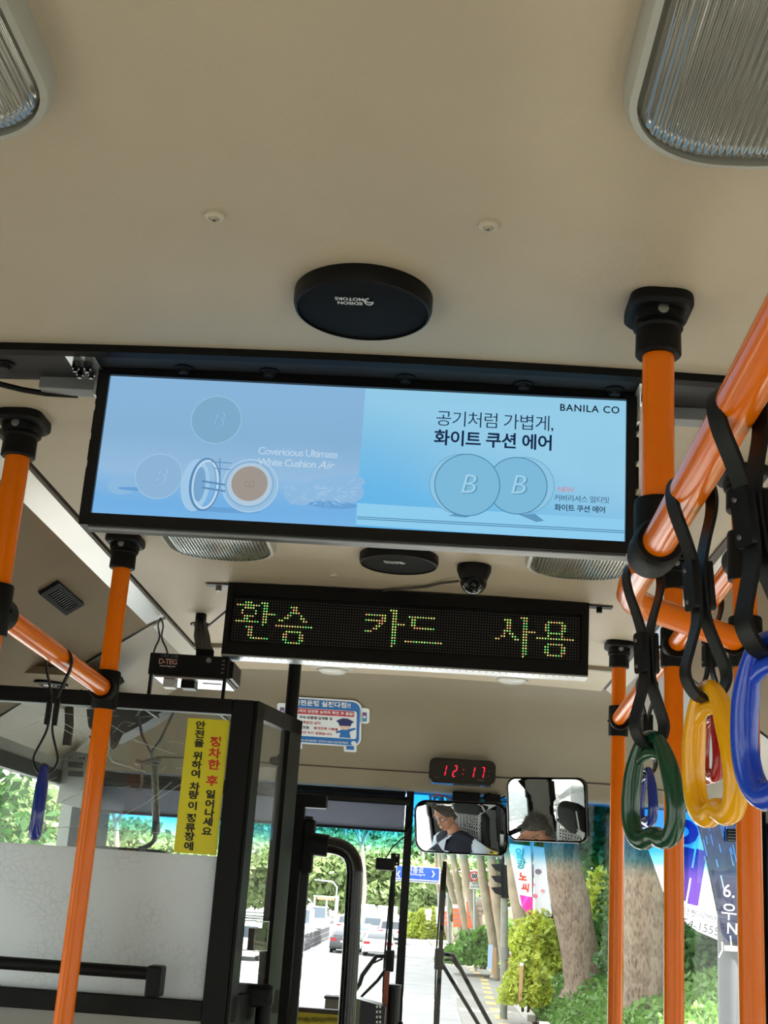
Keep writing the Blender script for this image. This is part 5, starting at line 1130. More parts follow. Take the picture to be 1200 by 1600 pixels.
# low cover on the bank
n = 60000; yy = 15+rng.random(n)**1.6*60; xx = np.array([kx(y) for y in yy])+.12+rng.random(n)**1.3*9
zz = np.array([bank_h(a, b) for a, b in zip(xx, yy)])+rng.random(n)*.28
leaves('ground_cover', np.stack([xx, yy, zz], 1), .075, L_bank, bank)
def shrub(x, y, rx, ry, h, n, m, size, label, group=None, z=None, name='shrub', yel=None):
    z = bank_h(x, y) if z is None else z
    t = thing(name, label, 'shrub', (x, y, z), group)
    u = rng.normal(size=(n, 3)); u /= np.linalg.norm(u, axis=1)[:, None]; u[:, 2] = np.abs(u[:, 2]); r = (.55+.45*rng.random(n)**.4)[:, None]
    lump = 1+.18*np.sin(u[:, :1]*7+x)*np.cos(u[:, 1:2]*9+y)
    leaves('foliage', np.array([x, y, z])+u*r*lump*np.array([rx, ry, h]), size, m, t)
    g = G()
    for k in range(4): a = k*1.57+.5; g.tube([(x+.08*math.cos(a), y+.08*math.sin(a), z-.15), (x+rx*.4*math.cos(a), y+ry*.4*math.sin(a), z+h*.6)], .02, 5)
    obj('stems', g, mat('stem_brown', (92, 74, 52), .9), t); return t
def atg(px, py, y):   # place something on the ground surface near this pixel
    p = P(px, py, y=y); return p
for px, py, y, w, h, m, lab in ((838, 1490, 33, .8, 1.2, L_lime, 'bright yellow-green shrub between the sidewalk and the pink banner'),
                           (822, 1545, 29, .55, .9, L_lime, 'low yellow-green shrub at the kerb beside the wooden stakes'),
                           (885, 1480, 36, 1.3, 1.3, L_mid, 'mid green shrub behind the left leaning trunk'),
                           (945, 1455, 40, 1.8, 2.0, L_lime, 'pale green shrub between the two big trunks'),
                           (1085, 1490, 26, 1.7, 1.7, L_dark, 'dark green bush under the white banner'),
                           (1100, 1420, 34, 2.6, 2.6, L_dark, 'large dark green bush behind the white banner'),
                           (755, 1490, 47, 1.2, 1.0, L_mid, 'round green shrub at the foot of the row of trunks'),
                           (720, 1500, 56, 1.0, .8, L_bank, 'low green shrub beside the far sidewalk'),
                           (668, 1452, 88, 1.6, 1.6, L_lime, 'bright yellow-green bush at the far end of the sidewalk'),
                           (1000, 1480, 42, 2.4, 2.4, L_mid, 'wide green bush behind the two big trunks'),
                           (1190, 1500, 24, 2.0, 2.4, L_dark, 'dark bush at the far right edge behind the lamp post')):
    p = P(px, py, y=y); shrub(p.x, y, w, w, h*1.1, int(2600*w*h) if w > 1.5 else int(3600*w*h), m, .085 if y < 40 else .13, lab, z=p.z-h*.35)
# plane trees
def barkmat():
    m = bpy.data.materials.new('plane_bark'); m.use_nodes = True; nt = m.node_tree; b = nt.nodes['Principled BSDF']; tc = nt.nodes.new('ShaderNodeTexCoord')
    mp = nt.nodes.new('ShaderNodeMapping'); mp.inputs['Scale'].default_value = (1, 1, .4); nt.links.new(tc.outputs['Object'], mp.inputs[0])
    vo = nt.nodes.new('ShaderNodeTexVoronoi'); vo.inputs['Scale'].default_value = 24; nt.links.new(mp.outputs[0], vo.inputs['Vector'])
    no = nt.nodes.new('ShaderNodeTexNoise'); no.inputs['Scale'].default_value = 9; no.inputs['Detail'].default_value = 8; nt.links.new(mp.outputs[0], no.inputs[0])
    ad = nt.nodes.new('ShaderNodeMath'); ad.operation = 'MULTIPLY_ADD'; nt.links.new(vo.outputs['Distance'], ad.inputs[0]); ad.inputs[1].default_value = .6; nt.links.new(no.outputs[0], ad.inputs[2])
    cr_ = nt.nodes.new('ShaderNodeValToRGB'); nt.links.new(ad.outputs[0], cr_.inputs[0]); e = cr_.color_ramp.elements
    e[0].position = .42; e[0].color = (*s2l((70, 56, 46)), 1); e[1].position = .9; e[1].color = (*s2l((122, 107, 91)), 1); q = e.new(.62); q.color = (*s2l((98, 83, 69)), 1)
    nt.links.new(cr_.outputs[0], b.inputs['Base Color']); b.inputs['Roughness'].default_value = .9
    bp = nt.nodes.new('ShaderNodeBump'); bp.inputs['Strength'].default_value = .8; bp.inputs['Distance'].default_value = .03; nt.links.new(ad.outputs[0], bp.inputs['Height']); nt.links.new(bp.outputs[0], b.inputs['Normal']); return m
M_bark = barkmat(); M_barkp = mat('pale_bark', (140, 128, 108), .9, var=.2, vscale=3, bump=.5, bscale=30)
def tree(pts, rads, label, group, m=M_bark, crown=None, n=2500, size=.16, lm=None, name='plane_tree', flaky=0):
    b0 = Vector(pts[0]); t = thing(name, label, 'tree', b0, group)
    sp = smooth_path([b0+Vector((0, 0, -.6))]+[Vector(p) for p in pts[0:]], 5); N = len(sp)
    rr2 = [np.interp(i/(N-1), np.linspace(0, 1, len(rads)+1), [rads[0]*1.25]+list(rads))*(1+.05*math.sin(i*2.1+b0.x)) for i in range(N)]
    obj('trunk', G().tube(sp, [float(r) for r in rr2], 18), m, t, smooth=80)
    top = Vector(pts[-1]); g = G(); r0 = rads[-1]
    for k in range(4):
        a = k*1.6+b0.y; e = top+Vector((math.cos(a)*1.6, math.sin(a)*1.6, 2.0)); g.tube([top-Vector((0, 0, .3)), top.lerp(e, .5)+Vector((0, 0, .2)), e], [r0*.7, r0*.45, r0*.2], 8)
    obj('branches', g, m, t)
    if crown:
        (cx, cy, cz), (rx, ry, rz_c) = crown
        u = rng.normal(size=(n, 3)); u /= np.linalg.norm(u, axis=1)[:, None]
        cl_ = rng.integers(0, 14, n); cc = rng.normal(size=(14, 3)); cc /= np.linalg.norm(cc, axis=1)[:, None]
        pp = cc[cl_]*.62+u*(.42*rng.random(n)**.35)[:, None]
        leaves('crown', np.array([cx, cy, cz])+pp*np.array([rx, ry, rz_c]), size, lm or L_tree, t)
    if flaky:
        g = G(); rf = random.Random(int(b0.y)); NF = 520
        for k in range(NF):
            i = rf.randint(6, N-8); a = rf.uniform(0, 2*PI); c = sp[i]; r = float(rr2[i])
            ax = (sp[i+1]-sp[i]).normalized(); d = Vector((math.cos(a), math.sin(a), 0)); d = (d-ax*d.dot(ax)).normalized(); w = ax.cross(d)
            c = c+ax*rf.uniform(-.1, .1); hh = rf.uniform(.03, .075); ww = rf.uniform(.012, .035)
            g.prism([(-ww, -hh), (ww*.7, -hh*.8), (ww, hh*.3), (ww*.3, hh), (-ww*.8, hh*.7)], c+d*(r*.985), w, ax, .007 if w.cross(ax).dot(d) > 0 else -.007)
        stuff(obj('bark_flakes', g, mat('bark_flake', (108, 93, 78), .9, var=.3, vscale=9), t, smooth=0))
    return t
def tpx(base, top, wpx, y, label, group='roadside plane trees', zt=9, **kw):
    kw.setdefault('n', 5000); kw.setdefault('size', .3)
    b = P(*base, y=y); q = P(*top, y=y); d = (q-b)/max(.01, (q.z-b.z)); r = wpx*y/F/2
    top_ = b+d*(zt-b.z)*.7; top_.z = zt
    mid = b+d*(q.z-b.z)
    return tree([b, mid, (mid+top_)/2+Vector((.1, 0, 0)), top_], [r*1.08, r, r*.9, r*.7], label, group, crown=((top_.x+4.2, y-.6, zt+.8), (4.8, 4.5, 3.0)), **kw)  # crown moved sunward off its trunk, out of view, to shade trunk and bank
tpx((912, 1518), (878, 1330), 54, 28, 'big flaky plane trunk leaning left, right of the right mirror', flaky=1)
tpx((1009, 1572), (1002, 1300), 59, 22, 'thick upright flaky plane trunk between the far pole and the green handle', flaky=1)
tpx((822, 1475), (800, 1330), 26, 38, 'plane trunk behind the pink and white banner', m=M_barkp)
for (b, q, w, y, lab) in (((790, 1512), (768, 1340), 14, 41, 'pale leaning trunk just left of the traffic light'), ((775, 1500), (750, 1340), 13, 45, 'pale leaning trunk behind the twisted orange banner'),
                     ((752, 1488), (724, 1335), 12, 52, 'grey leaning trunk beside the speed-limit sign'), ((735, 1487), (708, 1340), 10, 58, 'leaning trunk left of the pair of orange banners'), ((728, 1484), (693, 1335), 9, 64, 'strongly leaning pale trunk over the far sidewalk'),
                     ((708, 1472), (690, 1385), 6, 76, 'thin far trunk behind the right wiper blade'), ((700, 1465), (684, 1385), 5, 86, 'thinnest far trunk at the end of the row')):
    tpx(b, q, w, y, lab, m=M_barkp)
# crowns that close the view on the right and behind the tint band
for (x, y, z, r, lab) in ((7, 34, 5.0, 3.6, 'leafy dark tree behind the bank, above the big trunks'), (11, 30, 4.5, 4.2, 'broad dark tree at the right behind the banners'), (6.5, 46, 5.5, 4.0, 'dense green tree behind the pink banner'), (10, 44, 4.5, 4.5, 'dense green tree further up the bank'),
                     (5.5, 60, 6.5, 4.2, 'green tree deep in the row on the right'), (6, 78, 6.5, 5.0, 'green tree at the far right end of the row'), (16, 38, 5, 5.5, 'large green tree far up the bank'), (14, 58, 7, 7, 'large green tree behind the row'), (6.2, 28, 6.6, 3.0, 'dark leafy branches hanging over the right big trunk')):
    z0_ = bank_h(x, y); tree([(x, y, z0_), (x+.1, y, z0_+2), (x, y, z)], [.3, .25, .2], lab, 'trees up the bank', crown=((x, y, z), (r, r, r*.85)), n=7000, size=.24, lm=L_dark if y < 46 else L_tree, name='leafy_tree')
# trees closing the road ahead and on the left
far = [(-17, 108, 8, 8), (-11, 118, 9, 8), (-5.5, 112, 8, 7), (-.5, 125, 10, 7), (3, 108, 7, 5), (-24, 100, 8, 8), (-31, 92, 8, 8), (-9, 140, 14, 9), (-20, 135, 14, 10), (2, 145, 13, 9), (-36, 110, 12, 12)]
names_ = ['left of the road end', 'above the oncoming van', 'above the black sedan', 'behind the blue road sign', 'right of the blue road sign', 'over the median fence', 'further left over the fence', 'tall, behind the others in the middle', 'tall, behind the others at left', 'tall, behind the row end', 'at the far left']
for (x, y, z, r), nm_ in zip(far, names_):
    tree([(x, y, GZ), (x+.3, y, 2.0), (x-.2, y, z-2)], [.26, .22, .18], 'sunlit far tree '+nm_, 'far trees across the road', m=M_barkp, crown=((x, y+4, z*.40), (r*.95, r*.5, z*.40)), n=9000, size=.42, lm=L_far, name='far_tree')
for (x, y, z, r), nm_ in zip([(-11, 5, 3.0, 3.6), (-12.5, 11, 3.6, 4.2), (-13, 18, 3.8, 4.6), (-15, 27, 4, 5), (-17, 40, 4.5, 6)], ['beside the driver window', 'ahead of the driver window', 'second ahead of the driver window', 'third ahead of the driver window', 'at the turn of the left pavement']):
    tree([(x, y, GZ), (x, y, 1.2), (x, y, z-1)], [.25, .22, .18], 'dense green tree across the road '+nm_, 'left roadside trees', crown=((x, y, z-.6), (r, r, r)), n=6000, size=.26, lm=L_dark, name='leafy_tree')
for x_, y_, w_ in ((11, -3, 'right, level with the front half of the bus'), (11, 4, 'right, just ahead of the camera'), (12, 11, 'right, level with the lamp post'), (11, -10, 'right, level with the rear of the bus'), (-12, -4, 'left, level with the front half of the bus'), (-12, -12, 'left, level with the rear of the bus')):
    tree([(x_, y_, GZ), (x_, y_, 1.5), (x_, y_, 4)], [.25, .22, .18], 'green street tree outside to the '+w_, 'street trees beside the bus', crown=((x_, y_, 5.5), (4, 4, 3)), n=1500, size=.4, lm=L_tree, name='street_tree')

# street furniture
M_galv = mat('galvanised', (150, 152, 154), .5, metal=.4)
t = thing('lamp_post', 'smooth grey lamp post carrying the white and navy banners at the right', 'post', P(1139, 1600, y=11))
q = P(1140, 1540, y=11); obj('pole', G().cyl((q.x+.01, 11, GZ), (q.x-.02, 11, 9), .10, .08, n=24), mat('post_paint', (74, 76, 80), .6), t)
rp = P(1142, 1482, y=10.85); obj('tape', G().box((rp.x-.05, 10.84, rp.z-.02), (rp.x+.05, 10.86, rp.z+.02)), mat('tape_cream', (206, 204, 176), .6), t)
obj('cord', G().tube([P(1128, 1472, y=10.85), P(1129, 1484, y=10.85), P(1123, 1496, y=10.85)], .006, 5), M_white, t); obj('cord', G().tube([P(1141, 1462, y=10.85), P(1143, 1480, y=10.85)], .005, 5), mat('cord_blue', (170, 200, 215), .5), t)
def banner(name, label, pts, y, m, thick=.004, wav=.03, cat='banner', group=None):
    c = P(*pts[0], y=y); t = thing(name, label, cat, c, group)
    W = [P(px, py, y=y) for px, py in pts]
    for i, p in enumerate(W): p.y += wav*math.sin(i*2.3)
    n = len(W); g = G().add(W+[p+Vector((0, thick, 0)) for p in W], [tuple(range(n)), tuple(range(2*n-1, n-1, -1))]+[(i, (i+1) % n, n+(i+1) % n, n+i) for i in range(n)])
    return t, obj('cloth', g, m, t, smooth=0)
M_bw = mat('banner_white', (232, 232, 240), .7, transl=.45); M_bn = mat('banner_navy', (26, 30, 58), .6, transl=.15)
bt_, _c = banner('street_banner', 'large white street banner with purple letters, seen through the blue tint', [(985, 1240), (1078, 1246), (1098, 1320), (1129, 1472), (1090, 1455), (1065, 1437), (1042, 1408), (1014, 1330)], 11.2, M_bw, wav=0)
def btext(parent, s, size, px, py, y, m, bold=.02, rot=0, sx_=1, sy_=1):
    g = G(); a = math.radians(rot); u = UX*math.cos(a)+UZ*math.sin(a); v = UX*-math.sin(a)+UZ*math.cos(a); text(g, s, size, P(px, py, y=y), u*sx_, v*sy_, bold=bold); return obj('lettering', g, m, parent, smooth=0)
M_pur = mat('ink_purple', (74, 34, 130), .6); k11 = 11/F
btext(bt_, 'ㅇ', 66*k11, 1064, 1304, 11.19, M_pur, .05, -6, 1.2); btext(bt_, 'ㅐ', 74*k11, 1078, 1374, 11.19, M_pur, .06, -10, 1.1, 1.1)
btext(bt_, '티켓, 티켓이벤트', 13*k11, 1080, 1428, 11.19, M_ink, 0, -10); btext(bt_, '54-1555', 17*k11, 1095, 1449, 11.19, M_ink, 0, -12)
bt2, _c = banner('street_banner', 'dark navy street banner with white writing beside the lamp post', [(1080, 1246), (1190, 1252), (1186, 1470), (1131, 1472), (1100, 1320)], 10.88, M_bn, wav=0)
btext(bt2, '6.1', 26*k11, 1146, 1394, 10.86, M_wht_ink, 0, -3); btext(bt2, '우리', 26*k11, 1152, 1428, 10.86, M_wht_ink, 0, -3); btext(bt2, 'NO', 22*k11, 1154, 1453, 10.86, M_wht_ink, 0, -3)
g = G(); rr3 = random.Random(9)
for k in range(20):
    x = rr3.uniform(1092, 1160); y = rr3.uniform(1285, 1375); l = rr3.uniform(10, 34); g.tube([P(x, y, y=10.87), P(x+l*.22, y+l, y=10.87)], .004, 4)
stuff(obj('painted_reflections', g, mat('painted_reflection', (120, 135, 160), .3), bt2, smooth=0))  # windshield reflections imitated by thin pale strips modelled over the banner
t = thing('roof_label', 'small black label with white lines stuck high on the windshield beside the right pole', 'label', P(1143, 1305, y=4.1)); a, b = P(1134, 1295, y=4.1), P(1154, 1316, y=4.1)
obj('plate', G().box((a.x, 4.098, b.z), (b.x, 4.102, a.z)), M_blkg, t)
for k in range(4): obj('line', G().box((a.x+.006, 4.0965, a.z-.008-.009*k), (b.x-.008, 4.0975, a.z-.006-.009*k)), M_grey, t)
bt3, _c = banner('street_banner', 'white banner with blue and red letters and a pink lower corner', [(794, 1318), (829, 1322), (831, 1380), (833, 1437), (826, 1430), (812, 1412), (800, 1350)], 33, M_bw, wav=0)
k33 = 33/F
btext(bt3, '일', 16*k33, 812, 1335, 32.98, mat('ink_teal', (40, 150, 160), .6), .04, -4); btext(bt3, '방', 15*k33, 814, 1351, 32.98, mat('ink_teal', (40, 150, 160), .6), .04, -4); btext(bt3, '노', 14*k33, 817, 1371, 32.98, M_inkr, .04, -4); btext(bt3, '씨', 13*k33, 821, 1388, 32.98, M_inkr, .04, -4)
g = G().add([P(812, 1398, y=32.97), P(832, 1402, y=32.97), P(833, 1437, y=32.97), P(826, 1430, y=32.97), P(816, 1418, y=32.97)], [(0, 1, 2, 3, 4)]); obj('pink_corner', g, mat('banner_pink', (236, 70, 170), .7, transl=.4), bt3, smooth=0)
bt4, _c = banner('street_banner', 'white banner with a faint pink and grey portrait print, right of the pink-cornered one', [(833, 1322), (866, 1326), (868, 1380), (862, 1432), (848, 1430), (836, 1437)], 33.2, M_bw, wav=0)
for px, py, r, c in ((841, 1362, 5, (120, 110, 130)), (858, 1358, 4, (120, 110, 130)), (833, 1382, 2.5, (230, 100, 120)), (836, 1400, 4, (230, 130, 150)), (848, 1392, 3, (235, 150, 160))):
    g = G(); fill(g, circ(r*k33, 14, ry=r*.8*k33), P(px, py, y=33.17), UX, UZ); obj('print_patch', g, mat('print%d' % px, c, .7), bt4, smooth=0)
banner('street_banner', 'dark plum banner edge hanging behind the portrait banner', [(866, 1362), (874, 1372), (872, 1420), (862, 1440), (838, 1442), (862, 1430)], 33.6, mat('banner_plum', (70, 34, 60), .7), wav=0)
t = thing('banner_pole', 'thin grey pole between the two white banners', 'post', P(830, 1470, y=33.4)); obj('pole', G().cyl((P(831, 1470, y=33.4).x, 33.4, GZ), (P(829, 1320, y=33.4).x, 33.4, 5), .05, n=12), M_galv, t)
for pts, y, lab in (([(728, 1402), (742, 1402), (745, 1451), (730, 1450)], 52, 'orange banner with a white heading, left of the grey sign post'), ([(745, 1401), (753, 1402), (754, 1451), (746, 1452)], 52.3, 'pinkish banner right of the grey sign post'),
                ([(707, 1413), (720, 1412), (721, 1448), (708, 1449)], 60, 'orange banner on the second pole from the right wiper'), ([(692, 1416), (700, 1416), (701, 1447), (692, 1447)], 68, 'faded orange banner next to the right wiper blade'), ([(681, 1417), (687, 1417), (687, 1443), (681, 1443)], 74, 'small white banner at the right wiper blade'),
                ([(751, 1378), (768, 1377), (770, 1408), (776, 1440), (768, 1442), (764, 1415), (754, 1392)], 46, 'twisted orange banner hanging by the speed-limit sign'), ([(664, 1420), (674, 1420), (673, 1438), (666, 1438)], 84, 'pale banner at the far end of the sidewalk')):
    b3, _c = banner('roadside_banner', lab, pts, y, mat('banner_orange' if 'range' in lab else 'banner_pale', (226, 140, 100) if 'range' in lab else (226, 200, 196), .7, transl=.35), wav=0, group='orange roadside banners')
    a, b = P(pts[0][0], pts[0][1], y=y-.03), P(pts[1][0], pts[1][1]+8, y=y-.03); obj('heading', G().box((a.x, y-.03, b.z), (b.x, y-.02, a.z)), M_bw, b3)
    for k in range(3): c = P((pts[0][0]+pts[1][0])/2, pts[0][1]+14+8*k, y=y-.03); obj('print_line', G().box((c.x-.10, y-.03, c.z-.02), (c.x+.10, y-.02, c.z+.02)), mat('print_grey2', (150, 150, 165), .7), b3)
for px, y, w_ in ((745, 52.2, 'between the orange and the pinkish banner'), (704, 60.2, 'at the second orange banner'), (690, 68.2, 'at the faded banner by the wiper blade')):
    t = thing('banner_pole', 'grey banner pole '+w_, 'post', (P(px, 1480, y=y).x, y, GZ), 'banner poles'); obj('pole', G().cyl((P(px, 1480, y=y).x, y, GZ), (P(px-2, 1340, y=y).x, y, P(px, 1395, y=y).z), .07, n=10), M_galv, t)
# speed sign
t = thing('speed_sign', 'round 50 speed-limit sign with a white plate below it', 'sign', P(743, 1470, y=50)); c = P(741, 1369, y=50)
obj('post', G().cyl((P(745, 1470, y=50).x, 50.05, GZ), (c.x, 50.05, c.z), .05, n=10), M_galv, t)
obj('disc', G().cyl(c, c+Vector((0, .02, 0)), .185, n=28), mat('sign_red', (206, 50, 44), .5), t); obj('disc_face', G().cyl(c+Vector((0, -.01, 0)), c, .135, n=28), M_bw, t)
btext(t, '50', .20, 741, 1369, 49.97, M_ink, .03)
a, b = P(734, 1378, y=50), P(751, 1390, y=50); obj('plate', G().box((a.x, 49.98, b.z), (b.x, 50.0, a.z)), mat('plate_white', (210, 212, 206), .5), t); btext(t, '어린이', .10, 742, 1381, 49.96, M_ink, .02); btext(t, '보호구역', .09, 742, 1386, 49.96, M_ink, .02)
# traffic light seen from the side
t = thing('traffic_light', 'black traffic light seen from the side with three visors pointing left', 'traffic light', P(786, 1540, y=30)); c0 = P(786, 1352, y=30); c1 = P(789, 1403, y=30)
obj('post', G().cyl((P(789, 1540, y=30).x, 30.1, GZ), (P(789, 1395, y=30).x, 30.1, c1.z), .085, n=16), mat('post_grey_green', (120, 122, 110), .7, var=.15), t); obj('upper_post', G().cyl((c1.x-.03, 30.1, c1.z), (P(778, 1240, y=30).x, 30.1, P(778, 1240, y=30).z), .07, n=12), M_dgrey, t)
obj('housing', G().bar(c0, c1, .12, .16), M_blk, t)
for py in (1357, 1375, 1393): c = P(783, py, y=30); obj('visor', G().prism([(0, .10), (-.24, .07), (-.14, -.05), (0, -.09)], c, UX, UZ, .2), M_blk, t)
obj('base_wrap', G().cyl((P(789, 1500, y=30).x, 30.1, P(789, 1500, y=30).z), (P(789, 1480, y=30).x, 30.1, P(789, 1480, y=30).z), .10, n=16), mat('wrap', (110, 108, 104), .8), t)
t = thing('sign_board', 'small white and blue standing board beside the sidewalk post', 'board', P(767, 1515, y=42)); a, b = P(763, 1476, y=42), P(769, 1514, y=42)
obj('panel', G().box((a.x, 42, b.z), (b.x, 42.05, a.z)), mat('board_blue', (170, 190, 225), .6), t); a, b = P(770, 1480, y=42), P(774, 1523, y=42); obj('leg', G().box((a.x, 42, b.z), (b.x, 42.06, a.z)), mat('stake_wood', (176, 140, 100), .8), t)
for px, ya, yb, y, lab in ((795, 1487, 1545, 31, 'wooden stake beside the traffic light post'), (814, 1505, 1562, 28.5, 'wooden stake in front of the yellow-green shrub')):
    t = thing('wooden_stake', lab, 'stake', P(px, yb, y=y), None); a, b = P(px-2, ya, y=y), P(px+2, yb, y=y); obj('stake', G().box((a.x, y, b.z-.1), (b.x, y+.06, a.z)), mat('stake_wood', (176, 140, 100), .8), t)
    obj('tip', G().box((a.x, y-.005, a.z-.05), (b.x, y+.065, a.z+.01)), M_white, t)
# blue road sign
t = thing('road_sign', 'blue overhead road sign with white arrows, partly behind the windshield divider', 'sign', P(652, 1366, y=72)); a, b = P(619, 1351, y=72), P(687, 1381, y=72)
M_sw = mat('sign_white', (170, 172, 176), .6); M_sb = mat('sign_blue', (8, 58, 150), .6)
obj('panel', G().box((a.x, 72, b.z), (b.x, 72.06, a.z)), M_white, t); obj('blue_face', G().box((a.x+.05, 71.98, b.z+.05), (b.x-.05, 72.0, a.z-.05)), M_sb, t); z_ = P(652, 1375, y=72).z; obj('white_line', G().box((a.x+.05, 71.96, z_-.02), (b.x-.05, 71.98, z_+.02)), M_white, t)
btext(t, '‹', .8, 623, 1364, 71.95, M_sw, .0); btext(t, '›', .8, 677, 1364, 71.95, M_sw, .0); btext(t, '현충로', .34, 649, 1360, 71.95, M_sw, .0); btext(t, 'Hyeonchung-ro', .17, 649, 1366, 71.95, M_sw, .0)
obj('arm', G().cyl((b.x-.3, 72.1, a.z-.3), (b.x+3.4, 72.1, a.z+.1), .06, n=10), M_galv, t); obj('mast', G().cyl((b.x+3.4, 72.1, GZ), (b.x+3.4, 72.1, a.z+.5), .10, n=12), M_galv, t)
# gantry sign and street light far ahead
t = thing('gantry_sign', 'small red-orange overhead gantry sign far down the road', 'sign', P(510, 1440, y=98)); a, b = P(496, 1401, y=98), P(522, 1407, y=98)
obj('panel', G().box((a.x, 98, b.z), (b.x, 98.1, a.z)), mat('gantry_orange', (226, 110, 90), .5), t)
for px in (492, 511, 528): q = P(px, 1400, y=98); obj('leg', G().cyl((q.x, 98.1, GZ), (q.x, 98.1, q.z), .08, n=8), M_galv, t)
q0_, q1_ = P(490, 1400, y=98), P(530, 1400, y=98); obj('beam', G().cyl((q0_.x, 98.1, q0_.z), (q1_.x, 98.1, q0_.z), .06, n=8), M_galv, t)
t = thing('street_light', 'thin street light with a curved arm above the traffic', 'street light', P(527, 1440, y=80)); q = P(527, 1378, y=80)
obj('mast', G().tube([(q.x, 80, GZ), (q.x, 80, q.z-.3), (q.x-.3, 80, q.z), (q.x-1.0, 80, q.z+.02)], .05, 8), M_galv, t); obj('head', G().box((q.x-1.4, 79.9, q.z), (q.x-.9, 80.1, q.z+.08)), M_galv, t)
# median fence
t = thing('median_fence', 'low dark railing along the middle of the road at left', 'fence', Q(456, 1493)); f0, f1 = Q(450, 1499), Q(513, 1468)
for k in range(26):
    p = f0.lerp(f1, k/25); obj('post', G().cyl((p.x, p.y, GZ), (p.x, p.y, GZ+.72), .035, n=8), mat('fence_dark', (70, 70, 74), .5), t)
for z_ in (.15, .42, .68): obj('rail', G().cyl((f0.x, f0.y, GZ+z_), (f1.x, f1.y, GZ+z_), .025, n=8), mat('fence_dark', (70, 70, 74), .5), t)
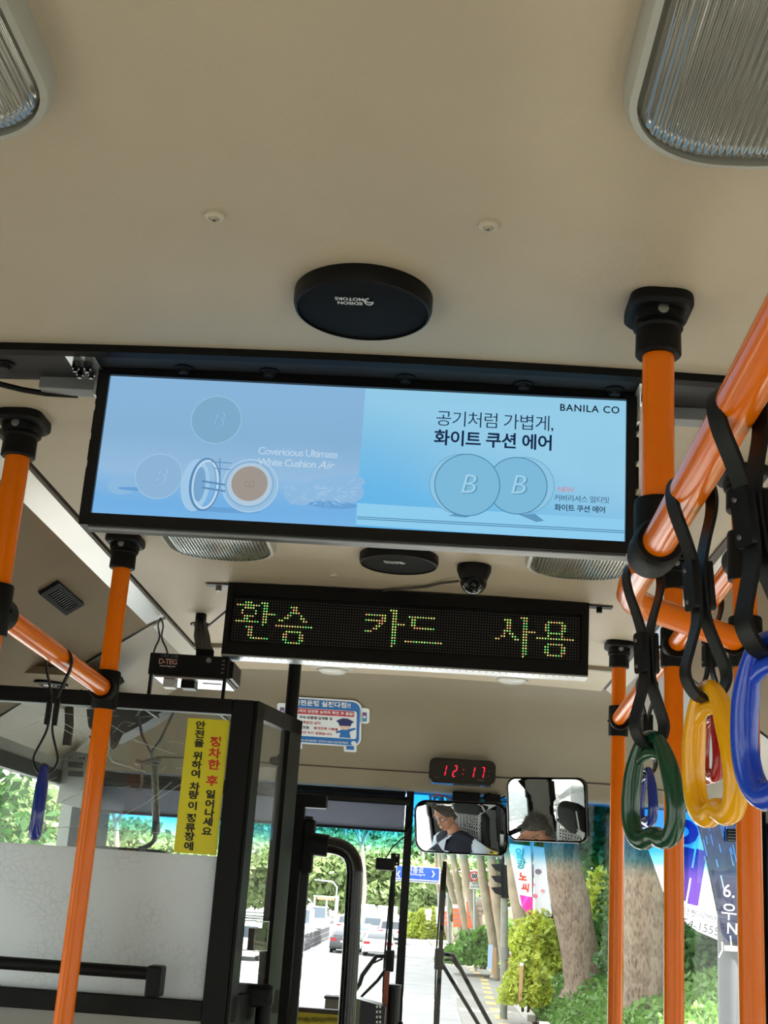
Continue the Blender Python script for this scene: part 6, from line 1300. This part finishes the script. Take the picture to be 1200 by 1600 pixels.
# cars
M_glass_car = mat('car_glass', (40, 52, 62), .08, spec=.8); M_tyre = mat('tyre', (20, 20, 20), .8); M_tail = mat('tail_red', (190, 24, 40), .3); M_cwhite = mat('car_white', (236, 236, 238), .2, coat=.6); M_cblack = mat('car_black', (26, 28, 36), .2, coat=.8); M_cgrey = mat('car_grey', (104, 110, 118), .25, coat=.6); M_cgreen = mat('car_green', (30, 150, 100), .3, coat=.5); M_csilver = mat('car_silver', (190, 194, 198), .25, coat=.5)
def car(px, py, y, body, label, kind='sedan', flip=0, tint=None):
    q = P(px, py, y=y); t = thing('car' if kind != 'truck' else 'truck', label, 'car' if kind != 'truck' else 'truck', (q.x, y, GZ), 'traffic on the road', rz=PI if flip else 0)
    t.scale = (.82, .82, .82)
    W, L, H = {'sedan': (1.58, 4.1, 1.24), 'suv': (1.65, 4.0, 1.48), 'van': (1.65, 4.3, 1.85), 'truck': (1.75, 4.6, 2.0)}[kind]; w = W/2
    def sec(pr, m, nm, ww=w, tap=.0):
        g = G(); n = len(pr); vs = [(-ww+(tap*max(0, p[1]-.75)), p[0], p[1]) for p in pr]+[(ww-(tap*max(0, p[1]-.75)), p[0], p[1]) for p in pr]
        g.add(vs, [tuple(range(n)), tuple(range(2*n-1, n-1, -1))]+[(i, (i+1) % n, n+(i+1) % n, n+i) for i in range(n)]); return obj(nm, g, m, t, world=False, bevel=.03)
    if kind == 'sedan': pr = [(0, .25), (0, .62), (.05, .82), (.55, .86), (3.3, .78), (4.0, .62), (4.1, .3), (4.0, .2), (.1, .2)]; cb = [(.35, .84), (1.05, H), (2.3, H), (3.1, .80)]
    elif kind == 'suv': pr = [(0, .28), (0, .8), (.05, .92), (3.0, .92), (3.85, .78), (4.0, .35), (3.9, .24), (.1, .24)]; cb = [(.05, .9), (.25, H), (2.4, H), (3.0, .9)]
    elif kind == 'van': pr = [(0, .28), (0, .95), (3.6, .95), (4.25, .75), (4.3, .35), (4.2, .24), (.1, .24)]; cb = [(.02, .93), (.1, H), (3.0, H), (3.7, .93)]
    else: pr = [(0, .45), (0, .6), (4.5, .6), (4.6, .35), (.1, .35)]; cb = [(0, .6), (0, H+.25), (3.0, H+.25), (3.0, .6)]
    bd = sec(pr, body, 'body'); cbm = sec(cb, body, 'cabin', w*.97, .18 if kind != 'truck' else 0)
    if kind == 'truck': sec([(3.1, .6), (3.1, 1.75), (4.2, 1.7), (4.55, 1.1), (4.55, .6)], body, 'cab', w*.95)
    g = G(); y0_, z0_ = cb[0]; y1_, z1_ = cb[1]
    if kind != 'truck':
        g.hexa([(-w*.78, y0_-.02+.1*(y1_-y0_), z0_+.1*(z1_-z0_)), (w*.78, y0_-.02+.1*(y1_-y0_), z0_+.1*(z1_-z0_)), (w*.78, y0_+.05+.1*(y1_-y0_), z0_+.1*(z1_-z0_)), (-w*.78, y0_+.05+.1*(y1_-y0_), z0_+.1*(z1_-z0_)),
                (-w*.70, y1_-.02-.1*(y1_-y0_), z1_-.10*(z1_-z0_)), (w*.70, y1_-.02-.1*(y1_-y0_), z1_-.10*(z1_-z0_)), (w*.70, y1_+.05, z1_-.10*(z1_-z0_)), (-w*.70, y1_+.05, z1_-.10*(z1_-z0_))]); obj('rear_window', g, M_glass_car, t, world=False)
        y3, z3 = cb[3]; y2, z2 = cb[2]; g = G().hexa([(-w*.78, y3+.02, z3), (w*.78, y3+.02, z3), (w*.78, y3-.08, z3), (-w*.78, y3-.08, z3), (-w*.70, y2+.05, z2-.05), (w*.70, y2+.05, z2-.05), (w*.70, y2-.05, z2-.05), (-w*.70, y2-.05, z2-.05)]); obj('windscreen', g, M_glass_car, t, world=False)
        for s_ in (-1, 1): obj('side_window', G().hexa([(s_*(w*.965), y0_+.35, z0_+.04), (s_*(w*.965), y3-.35, z0_+.04), (s_*(w*.90), y3-.35, z0_+.04), (s_*(w*.90), y0_+.35, z0_+.04), (s_*(w*.97-.18*(z1_-.75)+.008), y1_+.1, z1_-.08), (s_*(w*.97-.18*(z1_-.75)+.008), y2-.1, z1_-.08), (s_*(w*.80), y2-.1, z1_-.08), (s_*(w*.80), y1_+.1, z1_-.08)]), M_glass_car, t, world=False)
    zl = .68 if kind == 'sedan' else .8
    for s_ in (-1, 1):
        obj('tail_lamp', G().box((s_*w*.55, -.02, zl-.06), (s_*w*.97, .05, zl+.06)), M_tail, t, world=False); obj('head_lamp', G().box((s_*w*.55, L-.06, .55), (s_*w*.9, L+.0, .66)), M_white, t, world=False)
        for yy_ in (.8, L-.85): obj('wheel', G().cyl((s_*w*.80, yy_, .28), (s_*w*1.0, yy_, .28), .29, n=18), M_tyre, t, world=False)
    obj('plate', G().box((-.22, -.025, .55), (.22, .0, .65)), M_white, t, world=False); obj('bumper', G().box((-w*.98, -.06, .26), (w*.98, .03, .42)), body if kind == 'sedan' else M_dgrey, t, world=False, bevel=.02)
    return t
car(537, 1487, 58, M_cblack, 'black sedan seen from behind, partly hidden by the bent black tube')
car(590, 1489, 57, M_cwhite, 'white sedan seen from behind at the left wiper')
car(581, 1465, 82, M_cgrey, 'dark car with red tail lamps ahead of the white sedan', 'suv')
car(559, 1476, 70, M_cgrey, 'grey car right beside the bent black tube', 'sedan')
car(609, 1467, 74, M_cwhite, 'white car behind the top of the left wiper', 'suv')
car(567, 1456, 100, M_cwhite, 'white box truck at the far end of the lane', 'truck'); car(603, 1456, 96, M_cwhite, 'taller white box truck right of the far box truck', 'truck')
car(622, 1452, 100, M_csilver, 'small silver car just left of the windshield divider', 'sedan')
car(541, 1462, 82, M_cwhite, 'white car in front of the black sedan', 'suv'); car(474, 1470, 78, M_cwhite, 'white oncoming van behind the median fence', 'van', 1); car(500, 1456, 96, M_csilver, 'silver oncoming van near the gantry sign', 'van', 1)
car(478, 1455, 90, M_cgreen, 'green-roofed oncoming taxi behind the white van', 'sedan', 1); car(452, 1478, 68, M_cwhite, 'white oncoming car at the left end of the fence', 'sedan', 1); car(390, 1500, 50, M_cwhite, 'white oncoming car seen through the side pane', 'suv', 1)
